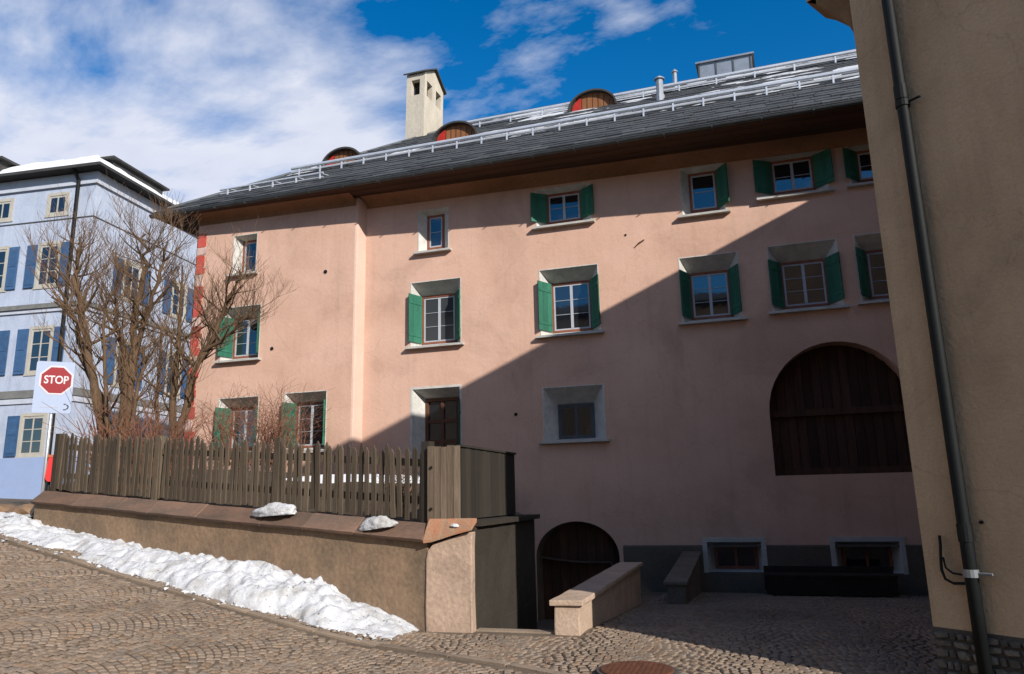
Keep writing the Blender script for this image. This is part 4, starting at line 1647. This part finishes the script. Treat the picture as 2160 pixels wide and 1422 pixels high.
mb.box(-.20, .10, -.009, -.006, 3.48, 3.505)
put('grey_line', mb.mesh('grey_line', M_greyprint), pn, MS)
mb = MB()
for k in range(7):
    a0_, a1_ = radians(-80 + k * 23), radians(-80 + (k + 1) * 23)
    for r0, r1 in ((.030, .052),):
        mb.quad((.235 + r0 * cos(a0_), -.008, 3.495 + r0 * sin(a0_)), (.235 + r1 * cos(a0_), -.008, 3.495 + r1 * sin(a0_)),
                (.235 + r1 * cos(a1_), -.008, 3.495 + r1 * sin(a1_)), (.235 + r0 * cos(a1_), -.008, 3.495 + r0 * sin(a1_)))
mb.box(.195, .245, -.009, -.0065, 3.43, 3.45)
mb.box(.195, .235, -.009, -.0065, 3.54, 3.56)
put('arrow_mark', mb.mesh('arrow_mark', M_black), pn, MS)
mb = MB()
for zc in (3.5, 4.15):
    mb.box(-.08, .08, .006, .075, zc, zc + .03)
put('bracket', mb.mesh('bracket', M_pole), pn, MS)

# red box on the fence end post, dark boulder and brown stones at the wall's left end
RB = Vector((-12.85, 11.05, 0))
MR = Matrix.Translation(RB) @ Matrix.Rotation(face, 4, 'Z')
rb = thing('red_box', (RB.x, RB.y, 2.05), 'small red box with a rounded foot hanging behind the sign pole', 'box')
mb = MB()
prof = [(-.055, .46), (.07, .46), (.075, .30), (.085, .12)] + [(.0 + .085 * cos(radians(-a)), .10 + .10 * sin(radians(-a))) for a in range(0, 181, 20)] + [(-.085, .12), (-.065, .30)]
mb.prism([(x, z + 2.05) for x, z in prof], -.06, .06, 'y')
put('body', mb.mesh('body', mat('bright_red_enamel', (0.62, 0.012, 0.012), 0.4, 0.12, 6, 40, 0)), rb, MR)
mb = MB()
mb.box(-.07, .085, -.07, .07, 2.512, 2.56)
put('lid', mb.mesh('lid', mat('orange_brown_lid', (0.42, 0.10, 0.04), 0.6, 0.2, 6, 40, 0)), rb, MR)
mb = MB()
mb.box(-.02, .02, .06, .09, 1.5, 2.5)
put('stake', mb.mesh('stake', M_dkboard), rb, MR)


def boulder(c, r, seed, m, label, group=None):
    bm = bmesh.new()
    bmesh.ops.create_icosphere(bm, subdivisions=3, radius=1.0)
    for v in bm.verts:
        v.co *= 1 + .3 * mnoise.noise(v.co * 1.3 + Vector((seed, 0, 0))) + .1 * mnoise.noise(v.co * 4 + Vector((seed, 0, 0)))
    me = bpy.data.meshes.new('boulder')
    bm.to_mesh(me)
    bm.free()
    me.materials.append(m)
    put('boulder', me, None, Matrix.Translation(c) @ Matrix.Diagonal((*r, 1)), label, 'stone', group)


M_brst = mat('brown_stone', (0.26, 0.165, 0.10), 0.9, 0.35, 4, 30, 0.4)
boulder((-13.35, 11.35, zg(-13.35, 11.35) + .22), (.17, .18, .20), 2, M_mortar, 'dark rounded stone just left of the sign pole')
boulder((-14.55, 12.0, zg(-14.5, 12) + .10), (.45, .30, .20), 4, M_brst, 'low brown stone at the far left behind the snow bank')
boulder((-15.6, 12.3, zg(-15.6, 12.3) + .05), (.5, .35, .22), 6, M_brst, 'low brown stone cut by the left edge of the view')

# ------------------------------------------------------------------ blue house
BC = Vector((-24.5, 21.77, 0))
be1 = Vector((-.105, .994, 0))       # right face, running back
be2 = Vector((-.994, -.105, 0))      # left face, running left
bn1 = Vector((.994, .105, 0))        # outward normal right face
bn2 = Vector((.105, -.994, 0))       # outward normal left face
bh = thing('blue_house', (BC.x, BC.y, 1.9), 'tall pale blue house with darker blue shutters and a snowy dark roof at the left', 'house')


def bl(k, off, z):
    p = BC + be2 * k + bn2 * off
    return (p.x, p.y, z)


def br(k, off, z):
    p = BC + be1 * k + bn1 * off
    return (p.x, p.y, z)


BZ = 14.95
mb = MB()
mb.quad(bl(0, 0, 0), bl(11, 0, 0), bl(11, 0, BZ), bl(0, 0, BZ))
mb.quad(br(0, 0, 0), br(11, 0, 0), br(11, 0, BZ), br(0, 0, BZ))
pp = BC + be1 * 11 + be2 * 11
mb.quad(bl(11, 0, 0), (pp.x, pp.y, 0), (pp.x, pp.y, BZ), bl(11, 0, BZ))
mb.quad(br(11, 0, 0), (pp.x, pp.y, 0), (pp.x, pp.y, BZ), br(11, 0, BZ))
obj('wall', mb, M_blue, bh)


def pbox(mb, F, k0, k1, o0, o1, z0, z1):
    vs = [F(k, o, z) for z in (z0, z1) for o in (o0, o1) for k in (k0, k1)]
    mb.add(vs, ((0, 2, 3, 1), (4, 5, 7, 6), (0, 1, 5, 4), (2, 6, 7, 3), (0, 4, 6, 2), (1, 3, 7, 5)))


for (z0, z1, o, m, nm) in ((9.30, 9.48, .14, M_blueband, 'string_course'), (9.15, 9.296, .07, M_bluetrim, 'string_course'), (5.72, 6.02, .10, M_blueband, 'band'), (5.50, 5.716, .06, M_bluetrim, 'band'), (14.45, 14.94, .10, M_bluetrim, 'cornice'), (13.02, 13.06, .03, M_gutter, 'cable')):
    for F in (bl, br):
        mb = MB()
        pbox(mb, F, 0 if F is br else -o, 11, .002, o, z0, z1)
        obj(nm, mb, m, bh)
mb = MB()
pbox(mb, bl, -.05, 11, .002, .05, 0, 3.42)
pbox(mb, br, 0, 11, .002, .05, 0, 3.42)
obj('plinth', mb, M_bplinth, bh)


def bwin(F, k0, k1, z0, z1, shut=(), splay=True, closed=False):
    t = .07
    if splay:
        mb = MB()
        for r in ((k0 - .13, k0, z0 - .04, z1 + .13), (k1, k1 + .13, z0 - .04, z1 + .13), (k0, k1, z1, z1 + .13), (k0 - .18, k1 + .18, z0 - .12, z0 - .04)):
            pbox(mb, F, r[0], r[1], .003, .035, r[2], r[3])
        obj('surround', mb, M_cream, bh)
    mb = MB()
    pbox(mb, F, k0, k1, -.02, .012, z0 - .04, z1)
    wn = obj('window', mb, M_cream, bh)
    kk, zz = (k0 + k1) / 2, z0 + (z1 - z0) * .62
    rows = [z0 + t, z0 + (z1 - z0) * .35, z0 + (z1 - z0) * .66, z1 - t] if z1 - z0 > 1 else [z0 + t, z1 - t]
    for (a, b) in ((k0 + t, kk - .04), (kk + .04, k1 - t)):
        for (c, d) in zip(rows, rows[1:]):
            mb = MB()
            pbox(mb, F, a, b, .012, .02, c + .02, d - .02)
            obj('pane', mb, M_glass, wn)
    for s in shut:
        a, b = (k0 - .16 - (k1 - k0) * .55, k0 - .15) if s == 'a' else (k1 + .15, k1 + .16 + (k1 - k0) * .55)
        mb = MB()
        pbox(mb, F, a, b, .03, .07, z0 - .04, z1 + .04)
        sh = obj('shutter', mb, M_bshut, bh)
        mb = MB()
        for (c, d) in ((z0 + .08, (z0 + z1) / 2 - .05), ((z0 + z1) / 2 + .05, z1 - .08)):
            pbox(mb, F, a + .07, b - .07, .07, .085, c, d)
        obj('louvre_panel', mb, M_bshut, sh)


for (a, b) in ((1.35, 2.15), (4.05, 4.85), (6.6, 7.4)):
    bwin(bl, a, b, 13.30, 14.10, (), True)
for (a, b) in ((1.45, 2.30), (3.95, 4.80), (6.6, 7.4)):
    bwin(bl, a, b, 10.25, 11.98, 'ab')
for (a, b) in ((1.35, 2.25), (3.95, 4.85), (6.6, 7.4)):
    bwin(bl, a, b, 6.72, 8.46, 'ab')
for (a, b) in ((1.25, 2.20), (3.9, 4.8), (6.6, 7.4)):
    bwin(bl, a, b, 3.52, 5.00, 'b')
for (a, b) in ((2.0, 2.9), (5.2, 6.1), (8.2, 9.1)):
    bwin(br, a, b, 10.15, 11.70, 'ab')
    bwin(br, a, b, 6.45, 8.30, 'ab')
    bwin(br, a, b, 3.5, 4.9, 'ab')
# corner drainpipe
mb = MB()
mb.tube([bl(.75, .14, 1.5), bl(.75, .14, 14.6), bl(.70, .55, 15.05)], .075, 8)
obj('drainpipe', mb, M_pipe, bh)
# roof: overhanging eaves, hipped, snow on top
def corner(kL, kR):
    p = BC + be2 * kL + be1 * kR
    return p
ovh = .60
A4 = [corner(-ovh, -ovh), corner(11 + ovh, -ovh), corner(11 + ovh, 11 + ovh), corner(-ovh, 11 + ovh)]
ctr = corner(5.5, 5.5)
R_ = 14.96
def rpt(u, v, dz=0):      # u,v in 0..1 over the footprint, hipped pyramid height
    p = A4[0] + (A4[1] - A4[0]) * u + (A4[3] - A4[0]) * v
    h = min(u, 1 - u, v, 1 - v) * 12.5 * .57
    return (p.x, p.y, R_ + .22 + h + dz)
mb = MB()
mb.add([up(p, R_) for p in A4] + [up(p, R_ + .10) for p in A4] + [rpt(0, 0, -.1), rpt(1, 0, -.1), rpt(1, 1, -.1), rpt(0, 1, -.1), rpt(.5, .5, -.1)],
       [(3, 2, 1, 0)] + [(i, (i + 1) % 4, 4 + (i + 1) % 4, 4 + i) for i in range(4)] + [(4 + i, 4 + (i + 1) % 4, 8 + (i + 1) % 4, 8 + i) for i in range(4)] + [(8 + i, 8 + (i + 1) % 4, 12) for i in range(4)])
brf = obj('roof', mb, M_droof, bh)
mb = MB()
g = 40
for i in range(g + 1):
    for j in range(g + 1):
        u, v = .03 + .94 * i / g, .03 + .94 * j / g
        e = min(u - .03, .97 - u, v - .03, .97 - v)
        p = rpt(u, v)
        n_ = mnoise.noise((u * 9, v * 9, 1)) * .12 + mnoise.noise((u * 25, v * 25, 3)) * .05
        mb.v.append((p[0], p[1], p[2] - .10 + (min(.20, e * 6) + n_ * 1.2 if e > 0.001 else -.05)))
for i in range(g):
    for j in range(g):
        a = i * (g + 1) + j
        mb.f.append((a, a + 1, a + g + 2, a + g + 1))
obj('roof_snow', mb, M_snow, brf, smooth=True)
# long dark dormer on the right slope, small humps at the eaves
def roofbox(mb, u0, u1, v0, v1, z0, z1):
    ps = [A4[0] + (A4[1] - A4[0]) * u + (A4[3] - A4[0]) * v for u, v in ((u0, v0), (u1, v0), (u1, v1), (u0, v1))]
    mb.add([up(p, z0) for p in ps] + [up(p, z1) for p in ps], [(3, 2, 1, 0), (4, 5, 6, 7)] + [(i, (i + 1) % 4, 4 + (i + 1) % 4, 4 + i) for i in range(4)])
mb = MB()
roofbox(mb, .07, .20, .14, .40, 15.6, 16.02)
roofbox(mb, .055, .215, .12, .42, 16.022, 16.11)
obj('dormer', mb, M_droof, brf)
mb = MB()
roofbox(mb, .44, .60, .04, .16, 15.5, 15.98)
roofbox(mb, .42, .62, .025, .18, 15.982, 16.08)
obj('dormer', mb, M_droof, brf)
# notice case on the plinth, cut by the left edge of the view
mb = MB()
pbox(mb, bl, 3.55, 4.75, .05, .12, 1.95, 3.15)
nb_ = obj('notice_case', mb, M_black, None, label='dark framed pale notice case on the blue wall at the left edge', cat='notice case')
mb = MB()
pbox(mb, bl, 3.72, 4.58, .12, .13, 2.1, 3.0)
obj('notice_sheet', mb, mat('pale_notice', (0.62, 0.62, 0.60), 0.7, 0.1, 4, 30, 0), nb_)

# ------------------------------------------------------------------ opposite house, behind the camera (mirrored in the panes)
oh = thing('opposite_house', (-8, -12, 0), 'cream house across the street behind the viewer, mirrored in the windows', 'house')
mb = MB()
mb.box(-34, 1, -26, -12, -1, 13.5)
obj('wall', mb, M_opp, oh)
mb = MB()
mb.prism([(-11.2, 13.5), (-26.8, 13.5), (-26.8, 13.7), (-19, 16.2), (-11.2, 13.7)], -34.8, 1.8, 'x')
obj('roof', mb, M_droof, oh)
for r in range(3):
    for c in range(9):
        mb = MB()
        x = -32 + c * 3.6
        mb.box(x, x + 1.1, -12.01, -11.97, 1.4 + r * 3.1, 2.9 + r * 3.1)
        obj('window', mb, M_glass, oh)

sh_ = thing('light_bounce_house', (-12.5, -2, 0), 'added cream house out of view on the near left, bouncing warm sunlight', 'house')  # unseen house, added to bounce warm light onto the shaded walls
mb = MB()
mb.box(-24, -12.5, -11.5, 3.5, -1, 10.5)
obj('wall', mb, M_opp, sh_)
mb = MB()
mb.prism([(-24.6, 10.5), (-11.9, 10.5), (-11.9, 10.7), (-18.2, 13.4), (-24.6, 10.7)], -12.1, 4.1, 'y')
obj('roof', mb, M_droof, sh_)
for r in range(3):
    for c in range(4):
        mb = MB()
        y = -9.5 + c * 3.3
        mb.box(-12.53, -12.49, y, y + 1.0, 1.8 + r * 2.9, 3.2 + r * 2.9)
        obj('window', mb, M_glass, sh_)

# ------------------------------------------------------------------ bare trees and shrubs
def grow(mbt, mbc, p, d, L, r, depth, rnd, up_bias, spread, maxd):
    """recursive bare branch; thick pieces go to mbt, thin ones to mbc"""
    n = 3 if depth < maxd - 1 else 2
    pts = [p.copy()]
    rad = [r]
    q_ = p.copy()
    dd = d.copy()
    for i in range(n):
        dd = (dd + Vector((rnd.gauss(0, .16), rnd.gauss(0, .16), rnd.gauss(0, .10) + up_bias * .15))).normalized()
        q_ = q_ + dd * (L / n)
        pts.append(q_.copy())
        rad.append(max(.0028, r * (1 - .55 * (i + 1) / n)))
    tgt = mbt if r > .018 else mbc
    tgt.tube(pts, rad, 6 if r > .03 else (4 if r > .012 else 3), caps=False)
    if depth >= maxd:
        return
    nb = rnd.randint(3, 4) if depth < maxd - 1 else rnd.randint(3, 5)
    for k in range(nb):
        t = rnd.uniform(.3, 1.0)
        i = min(n - 1, int(t * n))
        f = t * n - i
        pp_ = pts[i] + (pts[i + 1] - pts[i]) * f
        a = Vector((rnd.gauss(0, 1), rnd.gauss(0, 1), rnd.gauss(0, .6))).normalized()
        nd = (dd * (1 - spread) + a * spread + Vector((0, 0, up_bias * .35))).normalized()
        grow(mbt, mbc, pp_, nd, L * rnd.uniform(.50, .78), max(.0032, rad[i] * rnd.uniform(.42, .62)), depth + 1, rnd, up_bias, spread, maxd)


def bare_tree(label, stems, seed, side=14, L0=1.3, maxd=3, spread=.48, up_b=.85, group='bare garden trees'):
    rnd = random.Random(seed)
    base = stems[0][0][0]
    t = thing('bare_tree', base, label, 'tree', group)
    mbt, mbc = MB(), MB()
    for (pts, r0, r1) in stems:
        P = [Vector(p) for p in pts]
        # resample with a little wobble
        Q = []
        for a, b in zip(P, P[1:]):
            for k in range(4):
                f = k / 4
                Q.append(a.lerp(b, f) + Vector((rnd.gauss(0, .03), rnd.gauss(0, .05), 0)))
        Q.append(P[-1])
        n = len(Q)
        R = [r0 + (r1 - r0) * i / (n - 1) for i in range(n)]
        mbt.tube(Q, R, 8, caps=False)
        for k in range(side):
            f = rnd.uniform(.25, 1.0) ** .8
            i = min(n - 2, int(f * (n - 1)))
            a = Vector((rnd.gauss(0, 1), rnd.gauss(0, .8), rnd.uniform(.0, .7))).normalized()
            d = ((Q[i + 1] - Q[i]).normalized() * .45 + a).normalized()
            grow(mbt, mbc, Q[i], d, L0 * rnd.uniform(.6, 1.15), max(.012, R[i] * rnd.uniform(.28, .5)), 1, rnd, up_b, spread, maxd)
    obj('trunk', mbt, M_bark, t, smooth=True)
    obj('crown', mbc, M_twig, t)
    return t


bare_tree('leftmost bare tree behind the fence, leaning towards the stop sign',
          [([(-12.85, 12.3, 1.6), (-12.99, 12.3, 2.96), (-13.45, 12.3, 4.68), (-13.95, 12.3, 6.01), (-14.15, 12.3, 6.8), (-14.18, 12.3, 7.6)], .12, .03),
           ([(-12.9, 12.35, 2.4), (-13.14, 12.4, 3.73), (-14.11, 12.5, 5.15), (-14.65, 12.6, 6.08), (-15.3, 12.7, 7.0)], .08, .02),
           ([(-12.8, 12.2, 1.6), (-12.75, 12.2, 3.0), (-13.0, 12.2, 4.6), (-13.3, 12.2, 6.2)], .07, .02)], 3, side=30, L0=1.05)
bare_tree('tall upright bare tree in the middle of the group behind the fence',
          [([(-13.15, 12.9, 1.8), (-13.09, 12.9, 3.01), (-13.02, 12.9, 4.74), (-12.96, 12.9, 6.05), (-12.87, 12.9, 7.0), (-12.92, 12.9, 7.7)], .13, .03),
           ([(-13.1, 12.9, 2.0), (-13.05, 12.95, 3.79), (-13.63, 13.1, 5.45), (-13.88, 13.2, 6.37), (-14.16, 13.3, 7.56)], .09, .02),
           ([(-13.0, 12.9, 3.0), (-12.89, 12.9, 5.38), (-12.33, 12.8, 6.43), (-12.15, 12.8, 7.4)], .08, .02),
           ([(-12.95, 12.8, 1.8), (-12.7, 12.8, 3.4), (-12.66, 12.8, 5.0)], .06, .03)], 5, side=26, L0=1.0)
bare_tree('bare tree with forked stems leaning right across the pink wall',
          [([(-12.3, 13.6, 1.9), (-12.19, 13.6, 3.01), (-11.98, 13.6, 4.34), (-11.41, 13.6, 5.4), (-10.96, 13.6, 6.24), (-10.80, 13.6, 6.8)], .11, .025),
           ([(-12.3, 13.6, 1.9), (-12.32, 13.6, 3.02), (-12.39, 13.6, 4.81), (-12.39, 13.6, 5.71), (-12.42, 13.6, 7.1)], .11, .02),
           ([(-12.2, 13.6, 3.2), (-11.64, 13.6, 4.97), (-10.9, 13.6, 5.35), (-10.2, 13.6, 5.85)], .06, .015),
           ([(-12.5, 13.5, 1.9), (-12.75, 13.5, 3.6), (-12.8, 13.5, 5.6)], .06, .02)], 8, side=26, L0=1.0)


def shrub(name, label, c, w_, h, n, seed, m, group=None, dense=3):
    rnd = random.Random(seed)
    t = thing(name, c, label, 'shrub', group)
    mbt, mbc = MB(), MB()
    for k in range(n):
        a = rnd.uniform(0, 2 * pi)
        r = sqrt(rnd.random())
        p = Vector((c[0] + w_ * .6 * r * cos(a), c[1] + .35 * w_ * r * sin(a), c[2]))
        d = Vector((.35 * cos(a) * r, .35 * sin(a) * r, 1)).normalized()
        grow(mbt, mbc, p, d, h * rnd.uniform(.35, .6), .016, 1, rnd, .35, .6, dense)
    if mbt.v:
        obj('stem', mbt, m, t)
    obj('twigs', mbc, m, t)


shrub('twiggy_shrub', 'reddish twiggy shrub against the pink wall beside the lower left windows', (-12.0, 16.3, 2.5), 2.0, 2.5, 60, 2, M_redtwig)
shrub('twiggy_shrub', 'dense brown thicket of stems at the foot of the bare trees', (-11.75, 12.2, 1.65), 1.35, 3.0, 120, 4, M_redtwig, dense=2)
shrub('twiggy_shrub', 'small dry brown shrub left of the board screen', (-4.75, 9.75, 1.35), .35, 1.0, 9, 6, M_redtwig)
shrub('twiggy_shrub', 'small dry shrub rising above the dark side of the board screen', (-4.3, 11.2, 1.6), .4, .95, 9, 7, M_redtwig)
